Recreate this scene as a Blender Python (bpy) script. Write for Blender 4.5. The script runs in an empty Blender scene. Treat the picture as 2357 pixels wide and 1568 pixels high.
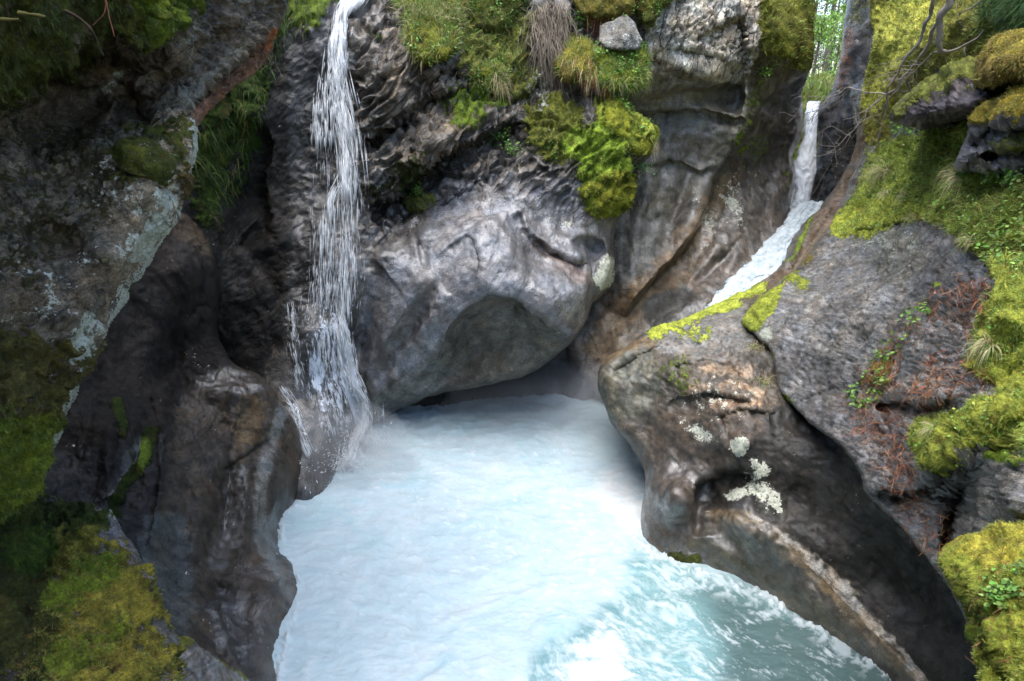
import bpy, math, random
import numpy as np
R = math.radians
random.seed(7); RNG = np.random.default_rng(11)
S = bpy.context.scene; COL = S.collection

# ------------------------------------------------------------ camera
CAMZ = 7.0; PITCH = 20.0
cam = bpy.data.cameras.new('camera'); camo = bpy.data.objects.new('camera', cam); COL.objects.link(camo)
cam.lens = 24; cam.sensor_width = 36; cam.clip_end = 2000; cam.clip_start = .05
camo.location = (0, 0, CAMZ); camo.rotation_euler = (R(90 - PITCH), 0, 0); S.camera = camo
# ------------------------------------------------------------ world and sun
SUN_EL, SUN_AZ = 79.0, -135.0           # azimuth measured from +Y towards +X
w = bpy.data.worlds.new('World'); S.world = w; w.use_nodes = True
nt = w.node_tree; nt.nodes.clear()
sky = nt.nodes.new('ShaderNodeTexSky'); sky.sky_type = 'NISHITA'; sky.sun_disc = False
sky.sun_elevation = R(SUN_EL); sky.sun_rotation = R(SUN_AZ); sky.air_density = 1.0; sky.dust_density = 1.5; sky.ozone_density = 1.0
bg = nt.nodes.new('ShaderNodeBackground'); bg.inputs['Strength'].default_value = 0.15
wo = nt.nodes.new('ShaderNodeOutputWorld'); nt.links.new(sky.outputs[0], bg.inputs[0]); nt.links.new(bg.outputs[0], wo.inputs[0])
sl = bpy.data.lights.new('sun', 'SUN'); sl.energy = 2.1; sl.angle = R(62); sl.color = (1, .985, .95)
so = bpy.data.objects.new('sun', sl); COL.objects.link(so)
so.rotation_euler = (R(90 - SUN_EL), 0, R(180 - SUN_AZ)); so.location = (0, 0, 40)
S.view_settings.view_transform = 'Standard'; S.view_settings.look = 'None'; S.view_settings.gamma = 1
S.view_settings.exposure = 1.65
S.render.engine = 'CYCLES'
S.cycles.max_bounces = 6; S.cycles.diffuse_bounces = 4; S.cycles.glossy_bounces = 2; S.cycles.transparent_max_bounces = 24
S.cycles.volume_bounces = 0; S.cycles.sample_clamp_indirect = 6; S.cycles.use_denoising = True; S.cycles.caustics_reflective = False; S.cycles.caustics_refractive = False
S.cycles.volume_step_rate = 4; S.cycles.use_adaptive_sampling = True; S.cycles.adaptive_threshold = .025

# ------------------------------------------------------------ pixel (2357 wide sketch) <-> world
F_ = 24 / 36 * 2357; UC, VC = 1178.5, 784.0
sp, cp = math.sin(R(PITCH)), math.cos(R(PITCH))
def pw(u, v, Y):
    """world point seen at sketch position u,v at forward distance Y"""
    u = np.asarray(u, float); v = np.asarray(v, float); Y = np.asarray(Y, float)
    x = (u - UC) / F_; y = (VC - v) / F_
    d = Y / (cp + y * sp)
    return np.stack([d * x, Y + 0 * d, CAMZ + d * (-sp + y * cp)], -1)
def Yz(u, v, z):
    y = (VC - v) / F_
    return (z - CAMZ) / (-sp + y * cp) * (cp + y * sp)

# ------------------------------------------------------------ noise
_p = np.random.default_rng(5).permutation(256); _p = np.concatenate([_p, _p, _p]).astype(np.int32)
_g = np.random.default_rng(6).normal(size=(256, 3)); _g = (_g / np.linalg.norm(_g, axis=1)[:, None]).astype(np.float32)
def perlin(P):
    P = np.asarray(P, np.float32); i = np.floor(P).astype(np.int32); f = P - i; i &= 255
    s = f * f * f * (f * (f * 6 - 15) + 10); out = 0
    for dx in (0, 1):
        wx = s[:, 0] if dx else 1 - s[:, 0]
        for dy in (0, 1):
            wy = s[:, 1] if dy else 1 - s[:, 1]
            for dz in (0, 1):
                wz = s[:, 2] if dz else 1 - s[:, 2]
                h = _p[_p[_p[(i[:, 0] + dx) & 255] + ((i[:, 1] + dy) & 255)] + ((i[:, 2] + dz) & 255)]
                g = _g[h & 255]
                out = out + wx * wy * wz * (g[:, 0] * (f[:, 0] - dx) + g[:, 1] * (f[:, 1] - dy) + g[:, 2] * (f[:, 2] - dz))
    return out * 1.6
def fbm(P, o=5, gain=.5, lac=2.03):
    a, t, r = 1., 0., 0.
    for k in range(o):
        r = r + a * perlin(P * lac ** k + 17.3 * k); t += a; a *= gain
    return r / t * 1.5
def ridged(P, o=4, gain=.5):
    a, t, r = 1., 0., 0.
    for k in range(o):
        r = r + a * (1 - 2 * np.abs(perlin(P * 2.1 ** k + 9.1 * k))); t += a; a *= gain
    return r / t
def sst(a, b, x):
    t = np.clip((x - a) / (b - a), 0, 1); return t * t * (3 - 2 * t)

# ------------------------------------------------------------ 2D helpers for outlines and regions
def smooth(pts, n=5, closed=True):
    P = np.array(pts, float); N = len(P); out = []
    rng = range(N) if closed else range(N - 1)
    for i in rng:
        if closed: a, b, c, d = P[i - 1], P[i], P[(i + 1) % N], P[(i + 2) % N]
        else: a, b, c, d = P[max(i - 1, 0)], P[i], P[i + 1], P[min(i + 2, N - 1)]
        for t in np.arange(n) / n:
            out.append(.5 * ((2 * b) + (c - a) * t + (2 * a - 5 * b + 4 * c - d) * t ** 2 + (-a + 3 * b - 3 * c + d) * t ** 3))
    if not closed: out.append(P[-1])
    return np.array(out)
def pldist(U, V, pts, closed=True):
    """distance to a polyline, nearest point, and side (+ = right of travel)"""
    P = np.array(pts, float); Q = np.roll(P, -1, 0)
    if not closed: P, Q = P[:-1], Q[:-1]
    best = np.full(U.shape, 1e18); nx = np.zeros(U.shape); ny = np.zeros(U.shape); side = np.ones(U.shape); par = np.zeros(U.shape)
    for k, (a, b) in enumerate(zip(P, Q)):
        e = b - a; L = e @ e + 1e-9
        t = np.clip(((U - a[0]) * e[0] + (V - a[1]) * e[1]) / L, 0, 1)
        px, py = a[0] + t * e[0], a[1] + t * e[1]
        d = (U - px) ** 2 + (V - py) ** 2; m = d < best
        best = np.where(m, d, best); nx = np.where(m, px, nx); ny = np.where(m, py, ny)
        side = np.where(m, np.sign(e[0] * (V - a[1]) - e[1] * (U - a[0])), side); par = np.where(m, (k + t) / len(P), par)
    return np.sqrt(best), nx, ny, side, par
def inside(U, V, pts):
    P = np.array(pts, float); Q = np.roll(P, -1, 0); r = np.zeros(U.shape, bool)
    for a, b in zip(P, Q):
        if a[1] == b[1]: continue
        c = ((a[1] > V) != (b[1] > V)) & (U < (b[0] - a[0]) * (V - a[1]) / (b[1] - a[1]) + a[0]); r ^= c
    return r
def reg(U, V, s):
    k = s[0]
    if k == 'all': return np.ones(U.shape)
    if k == 'p':
        P = smooth(s[1], 3); d = pldist(U, V, P)[0]; sd = np.where(inside(U, V, P), d, -d); return np.clip(.5 + sd / s[2], 0, 1)
    if k == 'l':
        P = smooth(s[1], 3, False); d = pldist(U, V, P, False)[0]; return np.clip(.5 + (s[2] - d) / s[3], 0, 1)
    if k == 'e':
        _, u, v, ru, rv, an, so_ = s; c, n = math.cos(R(an)), math.sin(R(an))
        x = ((U - u) * c + (V - v) * n) / ru; y = (-(U - u) * n + (V - v) * c) / rv
        return np.clip(.5 + (1 - np.sqrt(x * x + y * y)) * min(ru, rv) / so_, 0, 1)

def axis(lo, hi, step, a, b):
    xs = list(np.arange(max(lo, a), min(hi, b) + step, step))
    s = step
    while xs[0] > lo: s *= 1.18; xs.insert(0, xs[0] - s)
    s = step
    while xs[-1] < hi: s *= 1.18; xs.append(xs[-1] + s)
    return np.array(xs)
def rbf(ctrl):
    C = np.array([[c[0], c[1]] for c in ctrl], float) / 500.
    Y = np.array([Yz(c[0], c[1], float(c[2][1:])) if isinstance(c[2], str) else c[2] for c in ctrl], float)
    lY = np.log(Y); n = len(C)
    def ph(r2): return np.where(r2 > 0, .5 * r2 * np.log(r2 + 1e-12), 0)
    D = ((C[:, None] - C[None]) ** 2).sum(-1); A = ph(D) + np.eye(n) * .004
    M = np.zeros((n + 3, n + 3)); M[:n, :n] = A; M[:n, n] = 1; M[:n, n + 1:] = C; M[n:, :n] = M[:n, n:].T
    w_ = np.linalg.solve(M, np.concatenate([lY, [0, 0, 0]]))
    lo, hi = lY.min() - .25, lY.max() + .25
    def f(U, V):
        u, v = U / 500., V / 500.; r = w_[n] + w_[n + 1] * u + w_[n + 2] * v
        for k in range(n): r = r + w_[k] * ph((u - C[k, 0]) ** 2 + (v - C[k, 1]) ** 2)
        return np.exp(np.clip(r, lo, hi))
    return f

# ------------------------------------------------------------ object helpers
def tag(o, label=None, cat=None, group=None, kind=None):
    if label: o['label'] = label
    if cat: o['category'] = cat
    if group: o['group'] = group
    if kind: o['kind'] = kind
    return o
def mkmesh(name, V, F, mat, parent=None, attrs=None, smooth_=True, recentre=True):
    """V (n,3), F list of index arrays each (m,k)"""
    V = np.asarray(V, np.float64); org = np.zeros(3)
    if parent is not None: org = np.array(parent.location)
    elif recentre: org = np.array([V[:, 0].mean(), V[:, 1].mean(), V[:, 2].min()])
    me = bpy.data.meshes.new(name)
    F = [np.asarray(f, np.int32) for f in F if len(f)]
    loops = np.concatenate([f.ravel() for f in F]); tot = np.concatenate([np.full(len(f), f.shape[1], np.int32) for f in F])
    me.vertices.add(len(V)); me.vertices.foreach_set('co', (V - org).astype(np.float32).ravel())
    me.loops.add(len(loops)); me.loops.foreach_set('vertex_index', loops)
    me.polygons.add(len(tot)); me.polygons.foreach_set('loop_start', np.concatenate([[0], np.cumsum(tot)[:-1]]).astype(np.int32))
    if smooth_: me.polygons.foreach_set('use_smooth', np.ones(len(tot), bool))
    me.update(calc_edges=True); me.validate(clean_customdata=False)
    for k, a in (attrs or {}).items():
        a = np.asarray(a, np.float32)
        if a.shape[1] == 3: a = np.concatenate([a, np.ones((len(a), 1), np.float32)], 1)
        at = me.attributes.new(k, 'FLOAT_COLOR', 'POINT'); at.data.foreach_set('color', a.ravel())
    if mat: me.materials.append(mat)
    o = bpy.data.objects.new(name, me); COL.objects.link(o)
    if parent is None: o.location = org
    else: o.parent = parent
    return o
def empty(name, loc):
    o = bpy.data.objects.new(name, None); o.location = [float(x) for x in loc]; o.empty_display_size = .2; COL.objects.link(o); return o

ROT = {}
def bed_pts(p1, p2, p3):
    """bedding whose traces run from p1 to p2 over the face p1 p2 p3 (sketch u, v, Y)"""
    A, B, D = pw(*p1), pw(*p2), pw(*p3); t = B - A; t /= np.linalg.norm(t); ns = np.cross(t, D - A); ns /= np.linalg.norm(ns)
    n = np.cross(t, ns); n = n * .92 + ns * .38; n /= np.linalg.norm(n); return np.stack([t, np.cross(n, t), n], 1)
def bed(a_deg, b_deg=20):
    """orthonormal frame whose 3rd axis is the bedding normal; a = slope of the beds across the picture"""
    a, b = R(a_deg), R(b_deg)
    t = np.array([math.cos(a), 0, math.sin(a)]); n = np.array([-math.sin(a), -math.sin(b), math.cos(a)]); n /= np.linalg.norm(n)
    s = np.cross(n, t); return np.stack([t, s, n], 1)

class Mass:
    def __init__(m, name, outline, ctrl, mat, step=4., steps=(), bumps=(), hollows=(), noise=(), rw=20, rd=.3,
                 tint=(.1, .09, .08), paint=(), label=None, cat=None, kind=None, group=None, parent=None, skirt=2.5,
                 sharp=False, wob=3, win=(-60, 2420, -60, 1640)):
        pts = smooth(outline, 4) if not sharp else np.array(outline, float)
        if wob:                                          # natural unevenness of the outline
            seg = []
            Q = np.roll(pts, -1, 0)
            for a, b in zip(pts, Q):
                n = max(1, int(np.hypot(*(b - a)) / 14)); seg += [a + (b - a) * t / n for t in range(n)]
            pts = np.array(seg); z = np.zeros((len(pts), 3)); z[:, :2] = pts / 26.
            pts = pts + np.stack([fbm(z, 3), fbm(z + 50, 3)], 1) * wob
        lo, hi = pts.min(0) - step, pts.max(0) + step
        xs = axis(lo[0], hi[0], step, win[0], win[1]); ys = axis(lo[1], hi[1], step, win[2], win[3])
        U, V = np.meshgrid(xs, ys); ny_, nx_ = U.shape
        # signed distance, full accuracy near the border only
        d, px, py, _, _ = pldist(U, V, pts); ins = inside(U, V, pts); sd = np.where(ins, d, -d)
        hx = np.gradient(xs)[None, :]; hy = np.gradient(ys)[:, None]; h = np.maximum(hx, hy) * np.ones_like(U)
        near = (sd < .35 * h) & (sd > -1.2 * h)
        U2 = np.where(near, px, U); V2 = np.where(near, py, V)
        Y = rbf(ctrl)(U2, V2)
        for (pl, dY, wd, fade) in steps:
            q = smooth(pl, 4, False); dd, _, _, sg, par = pldist(U2, V2, q, False); s = dd * sg
            ends = sst(0, .12, par) * sst(0, .12, 1 - par)
            nz = np.zeros((U.size, 3)); nz[:, 0] = U2.ravel() / 30; nz[:, 1] = V2.ravel() / 30
            s = s + fbm(nz, 3).reshape(U.shape) * 5
            Y = Y + dY * sst(-wd, wd, s) * np.exp(-(np.maximum(s, 0) / fade) ** 2) * ends
        for (u, v, ru, rv, an, dY) in bumps:
            c, n = math.cos(R(an)), math.sin(R(an)); x = ((U2 - u) * c + (V2 - v) * n) / ru; y = (-(U2 - u) * n + (V2 - v) * c) / rv
            Y = Y + dY * np.exp(-(x * x + y * y))
        for (pl, dY, wd) in hollows:
            q = smooth(pl, 4); dd = pldist(U2, V2, q)[0]; dd = np.where(inside(U2, V2, q), dd, 0)
            Y = Y + dY * (1 - np.exp(-dd / wd))
        if rd:
            t = np.clip(sd / rw, 0, 1); Y = Y + rd * (1 - np.sqrt(np.clip(1 - (1 - t) ** 2, 0, 1)))
        P = pw(U2, V2, Y)
        gu = np.gradient(P, axis=1); gv = np.gradient(P, axis=0); N = np.cross(gv, gu); N /= np.linalg.norm(N, axis=-1, keepdims=True) + 1e-9
        C = np.array([0, 0, CAMZ]); toc = C - P; toc /= np.linalg.norm(toc, axis=-1, keepdims=True)
        N2 = N * .75 + toc * .4; N2 /= np.linalg.norm(N2, axis=-1, keepdims=True)
        Pf = P.reshape(-1, 3)
        m.U, m.V = U2, V2; Uf, Vf = U2.ravel(), V2.ravel()
        # ---- painted attributes (what the stone carries; a few regions also hold shade, sheen and sunlight)
        T = np.ones((Uf.size, 3)) * np.array(tint); K = np.zeros((Uf.size, 4)); MC = np.ones((Uf.size, 3)) * np.array([.09, .12, .02])
        n1 = fbm(Pf * 1.7, 5); n2 = fbm(Pf * 5.5 + 31, 4)
        nn = n1 * .5 + n2 * .45 + .4 * fbm(Pf * 15 + 3, 3)
        mound = np.zeros(Uf.size)
        for (what, spec, val, st, na) in paint:
            f = reg(Uf, Vf, spec); fn = f + na * (1.4 if what == 'm' else 1.0) * nn * (f > 0); wgt = (sst(.3, .7, fn) if what in 'twf' else np.clip(fn * 1.25 - .12, 0, 1)) * (f > 0) * st
            if what == 't': T += (np.array(val) - T) * wgt[:, None]
            elif what == 'm': K[:, 0] = np.maximum(K[:, 0] * (1 - wgt), 0) + wgt * 1.0; MC += (np.array(val) - MC) * np.minimum(1, wgt * 2)[:, None]
            elif what == 'w': K[:, 1] += (val - K[:, 1]) * wgt
            elif what == 'f': K[:, 3] += (val - K[:, 3]) * wgt
            elif what == 'l': K[:, 2] += (val - K[:, 2]) * wgt
        T *= (1 - .42 * np.clip(K[:, 1], 0, 1.2) * (1 - K[:, 2] * .5))[:, None]      # wet stone is darker
        # ---- relief
        disp = np.zeros(Uf.size)
        for nz in noise:
            kd, amp, sc = nz[0], nz[1], nz[2]; fr = nz[3] if len(nz) > 3 else None; spec = nz[4] if len(nz) > 4 else None
            Q = Pf @ fr if fr is not None else Pf
            Q = Q * np.array(sc)
            if kd == 'f': a = fbm(Q, 5)
            elif kd == 'r': a = ridged(Q + .4 * fbm(Q * .7, 2)[:, None], 4) - .3
            elif kd == 's':                               # beds: stepped plates
                q = fbm(Q, 4) * 3.2 + Q[:, 2] * .45; fl = np.floor(q); a = (fl + sst(.0, .35, q - fl)) - q; a = a + .35 * fbm(Q * 3, 3)
            elif kd == 'b':                               # lumps (cushions)
                a = np.abs(perlin(Q)) * 1.4 + .5 * np.abs(perlin(Q * 2.2 + 5)) + .25 * np.abs(perlin(Q * 4.6 + 9))
            if spec == 'moss': a = a * sst(.3, .9, K[:, 0])
            elif spec == 'rock': a = a * (1 - .8 * sst(.3, .9, K[:, 0]))
            elif spec is not None: a = a * reg(Uf, Vf, spec)
            disp += amp * a
        wl = Pf[:, 2] - .25 - .25 * n1; K[:, 1] = np.maximum(K[:, 1], sst(.3, -.1, wl)); T *= (1 - .35 * sst(.25, -.05, wl))[:, None]   # wet, stained band at the waterline
        disp *= np.clip((Pf[:, 2] + .1) / 1.0, .22, 1) * (.3 + .7 * sst(0, 16, sd.ravel()))
        Pf = Pf + N2.reshape(-1, 3) * disp[:, None]
        P = Pf.reshape(P.shape)
        # ---- faces
        ok = sd > -1.2 * h
        q = ok[:-1, :-1] & ok[1:, :-1] & ok[1:, 1:] & ok[:-1, 1:]
        cen = (sd[:-1, :-1] + sd[1:, :-1] + sd[1:, 1:] + sd[:-1, 1:]) / 4; q &= cen > -.25 * h[:-1, :-1]
        idx = np.arange(U.size).reshape(U.shape)
        quads = np.stack([idx[:-1, :-1][q], idx[1:, :-1][q], idx[1:, 1:][q], idx[:-1, 1:][q]], 1)
        # rim turned back into the rock
        ed = np.concatenate([quads[:, [0, 1]], quads[:, [1, 2]], quads[:, [2, 3]], quads[:, [3, 0]]])
        key = np.sort(ed, 1); k1 = key[:, 0].astype(np.int64) * U.size + key[:, 1]
        _, inv, cnt = np.unique(k1, return_inverse=True, return_counts=True); be = ed[cnt[inv] == 1]
        used = np.zeros(U.size, bool); used[quads.ravel()] = True
        remap = -np.ones(U.size, int); remap[used] = np.arange(used.sum())
        Vv = Pf[used]; quads = remap[quads]; be = remap[be]
        bv = np.unique(be); bi = -np.ones(len(Vv), int); bi[bv] = np.arange(len(bv))
        gy, gx = np.gradient(sd, ys, xs); gx, gy = gx.ravel()[used][bv], gy.ravel()[used][bv]
        inw = np.stack([gx, np.zeros_like(gx), -gy], 1); inw /= np.linalg.norm(inw, axis=1, keepdims=True) + 1e-6
        away = Vv[bv] - C; away /= np.linalg.norm(away, axis=1, keepdims=True)
        rings = []; base = len(Vv); prev = None; F = [quads]; allV = [Vv]
        attr_idx = [np.arange(len(Vv))]
        for k, (t, iw) in enumerate(((.12, .01), (.35, .06), (.75, .2), (1., .45))):
            rv = Vv[bv] + away * skirt * t + inw * skirt * iw + .06 * skirt * t * np.stack([fbm(Vv[bv] * 1.5 + k, 2)] * 3, 1)
            allV.append(rv); attr_idx.append(bv)
            a0 = be[:, 0] if prev is None else prev + bi[be[:, 0]]; a1 = be[:, 1] if prev is None else prev + bi[be[:, 1]]
            nb = base + k * len(bv); F.append(np.stack([a1, a0, nb + bi[be[:, 0]], nb + bi[be[:, 1]]], 1)); prev = nb
        Vall = np.concatenate(allV); ai = np.concatenate(attr_idx)
        T, K, MC = T[used][ai], K[used][ai], MC[used][ai]
        T = np.clip(T, 0, 1); m.pos = P
        m.o = mkmesh(name, Vall, F, mat, parent, dict(tint=T, mask=np.clip(K, 0, 1), mcol=MC))
        tag(m.o, label, cat, group, kind)
        gu = np.gradient(P, axis=1); gv = np.gradient(P, axis=0); N = np.cross(gv, gu); m.N = N / (np.linalg.norm(N, axis=-1, keepdims=True) + 1e-9)
        m.xs, m.ys, m.sd = xs, ys, sd
    def at(m, u, v):
        u = np.atleast_1d(u).astype(float); v = np.atleast_1d(v).astype(float)
        i = np.clip(np.round(np.interp(u, m.xs, np.arange(len(m.xs)))).astype(int), 0, len(m.xs) - 1)
        j = np.clip(np.round(np.interp(v, m.ys, np.arange(len(m.ys)))).astype(int), 0, len(m.ys) - 1)
        return m.pos[j, i], m.N[j, i], m.sd[j, i]
# ------------------------------------------------------------ materials
class NT:
    def __init__(s, name):
        s.m = bpy.data.materials.new(name); s.m.use_nodes = True; s.t = s.m.node_tree; s.t.nodes.clear()
        s.out = s.n('OutputMaterial'); s.co = s.n('TexCoord')
    def n(s, k, **kw):
        x = s.t.nodes.new('ShaderNode' + k)
        for a, b in kw.items(): setattr(x, a, b)
        return x
    def l(s, a, b): s.t.links.new(a, b)
    def noise(s, sc, det=6, rough=.55, vec=None, dist=0):
        x = s.n('TexNoise'); x.inputs['Scale'].default_value = sc; x.inputs['Detail'].default_value = det
        x.inputs['Roughness'].default_value = rough; x.inputs['Distortion'].default_value = dist
        s.l(vec if vec is not None else s.co.outputs['Object'], x.inputs['Vector']); return x.outputs['Fac']
    def math(s, op, a, b=None, c=None):
        x = s.n('Math', operation=op)
        for i, v in enumerate((a, b, c)):
            if v is None: continue
            if isinstance(v, (int, float)): x.inputs[i].default_value = v
            else: s.l(v, x.inputs[i])
        return x.outputs[0]
    def rng(s, v, a, b, c=0, d=1, sm=False):
        x = s.n('MapRange'); x.interpolation_type = 'SMOOTHSTEP' if sm else 'LINEAR'
        s.l(v, x.inputs[0])
        for i, q in enumerate((a, b, c, d)): x.inputs[i + 1].default_value = q
        return x.outputs[0]
    def mix(s, f, a, b, mode='MIX'):
        x = s.n('Mix', data_type='RGBA', blend_type=mode)
        for sock, v in ((x.inputs[0], f), (x.inputs[6], a), (x.inputs[7], b)):
            if isinstance(v, (int, float)): sock.default_value = v
            elif isinstance(v, tuple): sock.default_value = (*v, 1)
            else: s.l(v, sock)
        return x.outputs[2]
    def attr(s, name):
        x = s.n('Attribute', attribute_name=name); return x
    def sep(s, c):
        x = s.n('SeparateColor'); s.l(c, x.inputs[0]); return x.outputs
    def map(s, scale, rot=None):
        from mathutils import Matrix
        x = s.n('Mapping', vector_type='TEXTURE'); x.inputs['Scale'].default_value = [1 / k for k in scale]
        if rot is not None: x.inputs['Rotation'].default_value = Matrix(np.asarray(rot).tolist()).to_euler()
        s.l(s.co.outputs['Object'], x.inputs[0]); return x.outputs[0]
    def bump(s, h, st, dist, nrm=None):
        x = s.n('Bump'); x.inputs['Strength'].default_value = st; x.inputs['Distance'].default_value = dist; s.l(h, x.inputs['Height'])
        if nrm is not None: s.l(nrm, x.inputs['Normal'])
        return x.outputs[0]
    def pbsdf(s, col, rough, nrm=None, spec=.5, **kw):
        x = s.n('BsdfPrincipled')
        for nm, v in (('Base Color', col), ('Roughness', rough), ('Normal', nrm), ('Specular IOR Level', spec)):
            if v is None: continue
            if isinstance(v, (int, float)): x.inputs[nm].default_value = v
            elif isinstance(v, tuple): x.inputs[nm].default_value = (*v, 1)
            else: s.l(v, x.inputs[nm])
        for k, v in kw.items(): x.inputs[k.replace('_', ' ')].default_value = v
        return x.outputs[0]

def rock_mat(name, sc=1.0, bedrot=None, contrast=1.0, bump=1.0, bands=.35, speck=.3):
    s = NT(name)
    T = s.attr('tint').outputs['Color']; ka = s.attr('mask'); K = s.sep(ka.outputs['Color']); FK = ka.outputs['Alpha']; MC = s.attr('mcol').outputs['Color']
    big = s.noise(.9 * sc, 7, .6, dist=.6); mid = s.noise(5 * sc, 8, .65); fine = s.noise(34 * sc, 8, .75)
    bd = s.noise(1, 7, .6, vec=s.map((.7 * sc, .9 * sc, 7 * sc), bedrot), dist=.5)
    val = s.math('MULTIPLY_ADD', s.rng(big, .3, .7), .7, .45)
    val = s.math('MULTIPLY', val, s.rng(mid, .35, .65, .45, 1.55))
    val = s.math('MULTIPLY', val, s.rng(fine, .38, .62, 1 - .45 * contrast, 1 + .5 * contrast))
    val = s.math('MULTIPLY', val, s.rng(bd, .3, .7, 1 - bands, 1 + bands))
    hue = s.mix(s.rng(s.noise(1.7 * sc, 5), .38, .62), (1.08, .98, .86), (.94, 1.0, 1.05))
    col = s.mix(1.0, T, hue, 'MULTIPLY')
    vc = s.n('CombineColor'); [s.l(val, vc.inputs[i]) for i in range(3)]
    col = s.mix(1.0, col, vc.outputs[0], 'MULTIPLY')
    # dark hairline cracks along the beds, pale grains
    ck = s.math('ABSOLUTE', s.math('SUBTRACT', s.noise(1, 5, .55, vec=s.map((.5 * sc, .6 * sc, 1.8 * sc), bedrot), dist=.8), .5))
    ck = s.math('MULTIPLY', s.rng(ck, .0, .011, 1, 0), s.rng(s.noise(.8 * sc, 3), .46, .58))
    pit = s.rng(s.noise(20 * sc, 5, .65), .36, .30); ck = s.math('MAXIMUM', ck, s.math('MULTIPLY', pit, .9))
    col = s.mix(s.math('MULTIPLY', ck, .65), col, (.012, .011, .01))
    sp_ = s.rng(s.noise(60 * sc, 3, .6), .64, .72); col = s.mix(s.math('MULTIPLY', sp_, speck), col, (.45, .43, .38))
    # broken, blocky stone
    wv = s.n('VectorMath', operation='MULTIPLY_ADD'); nz = s.n('TexNoise'); nz.inputs['Scale'].default_value = 1.3 * sc; nz.inputs['Detail'].default_value = 5; s.l(s.co.outputs['Object'], nz.inputs['Vector'])
    s.l(nz.outputs['Color'], wv.inputs[0]); wv.inputs[1].default_value = (1.1,) * 3; s.l(s.map((1.5 * sc, 1.7 * sc, 5.5 * sc), bedrot), wv.inputs[2])
    va = s.n('TexVoronoi'); va.inputs['Scale'].default_value = 1; s.l(wv.outputs[0], va.inputs['Vector'])
    ve = s.n('TexVoronoi', feature='DISTANCE_TO_EDGE'); ve.inputs['Scale'].default_value = 1; s.l(wv.outputs[0], ve.inputs['Vector'])
    cellv = s.sep(va.outputs['Color'])[0]; edge = s.rng(ve.outputs['Distance'], 0, .07); gate = s.rng(s.noise(1.1 * sc, 4), .42, .6)
    ek = s.math('MULTIPLY', s.math('MULTIPLY', s.math('SUBTRACT', 1, edge), gate), FK)
    col = s.mix(s.math('MULTIPLY', ek, .8), col, (.012, .011, .01))
    cb = s.mix(cellv, (.7, .7, .72), (1.25, 1.2, 1.12)); col = s.mix(FK, col, s.mix(1.0, col, cb, 'MULTIPLY'))
    blk = s.math('MULTIPLY', s.math('ADD', s.math('MULTIPLY', cellv, .8), s.math('MULTIPLY', edge, .6)), FK)
    # crust lichen
    lv = s.n('TexVoronoi'); lv.inputs['Scale'].default_value = 5 * sc; s.l(s.co.outputs['Object'], lv.inputs['Vector'])
    lf = s.math('ADD', s.math('ADD', s.rng(s.noise(8 * sc, 9, .78), .3, .7, -.5, .5), s.rng(s.noise(2.2 * sc, 4), .35, .65, -.2, .2)), K[2])
    lm = s.rng(lf, .47, .56, sm=True)
    lcol = s.mix(s.rng(s.noise(16 * sc, 7, .7), .35, .65), (.22, .24, .17), (.62, .62, .53))
    col = s.mix(lm, col, lcol)
    # moss
    mn = s.noise(12 * sc, 8, .7); mf = s.math('ADD', s.rng(mn, .3, .7, -.35, .35), K[0]); mm = s.rng(mf, .45, .58, sm=True)
    m2 = s.rng(s.noise(7 * sc, 7, .7), .32, .68); m3 = s.rng(s.noise(24 * sc, 8, .75), .32, .68)
    mc = s.mix(1.0, MC, s.mix(m2, (.5, .58, .5), (1.8, 1.75, 1.35)), 'MULTIPLY')
    mc = s.mix(1.0, mc, s.mix(m3, (.4, .45, .45), (1.6, 1.55, 1.4)), 'MULTIPLY')
    m4 = s.rng(s.noise(2.6 * sc, 6, .65), .36, .64); mc = s.mix(1.0, mc, s.mix(m4, (.45, .5, .5), (1.35, 1.3, 1.2)), 'MULTIPLY')
    mc = s.mix(s.math('MULTIPLY', s.rng(s.noise(3.1 * sc, 6, .7), .56, .66), .55), mc, (.1, .045, .018))
    col = s.mix(mm, col, mc)
    # roughness: wet stone gleams
    dry = s.math('ADD', mm, lm); wn = s.rng(s.noise(2.4 * sc, 6, .6), .34, .6)
    wet = s.math('MULTIPLY', K[1], s.rng(wn, 0, 1, .35, 1.0)); wet = s.math('MULTIPLY', wet, s.math('SUBTRACT', 1, s.math('MINIMUM', dry, 1)))
    ro = s.math('SUBTRACT', .8, s.math('MULTIPLY', wet, .54))
    spec = s.math('MULTIPLY_ADD', wet, .8, .2)
    b = s.bump(blk, .8, .10 / sc); b = s.bump(s.math('SUBTRACT', 1, ck), .7, .03 / sc, b); b = s.bump(bd, .6 * bump, .08 / sc, b); b = s.bump(mid, .7 * bump, .08 / sc, b); b = s.bump(fine, .8 * bump, .03 / sc, b)
    b = s.bump(s.math('MULTIPLY', mn, mm), .9, .05 / sc, b); b = s.bump(s.math('MULTIPLY', m3, mm), .8, .015 / sc, b)
    P_ = s.pbsdf(col, ro, b, spec); pn = P_.node; s.l(wet, pn.inputs['Coat Weight']); pn.inputs['Coat Roughness'].default_value = .13; pn.inputs['Coat IOR'].default_value = 1.6
    s.l(s.bump(fine, .5, .012 / sc, s.bump(mid, .6, .05 / sc, s.bump(bd, .5, .05 / sc))), pn.inputs['Coat Normal'])
    s.l(P_, s.out.inputs[0]); return s.m

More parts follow.
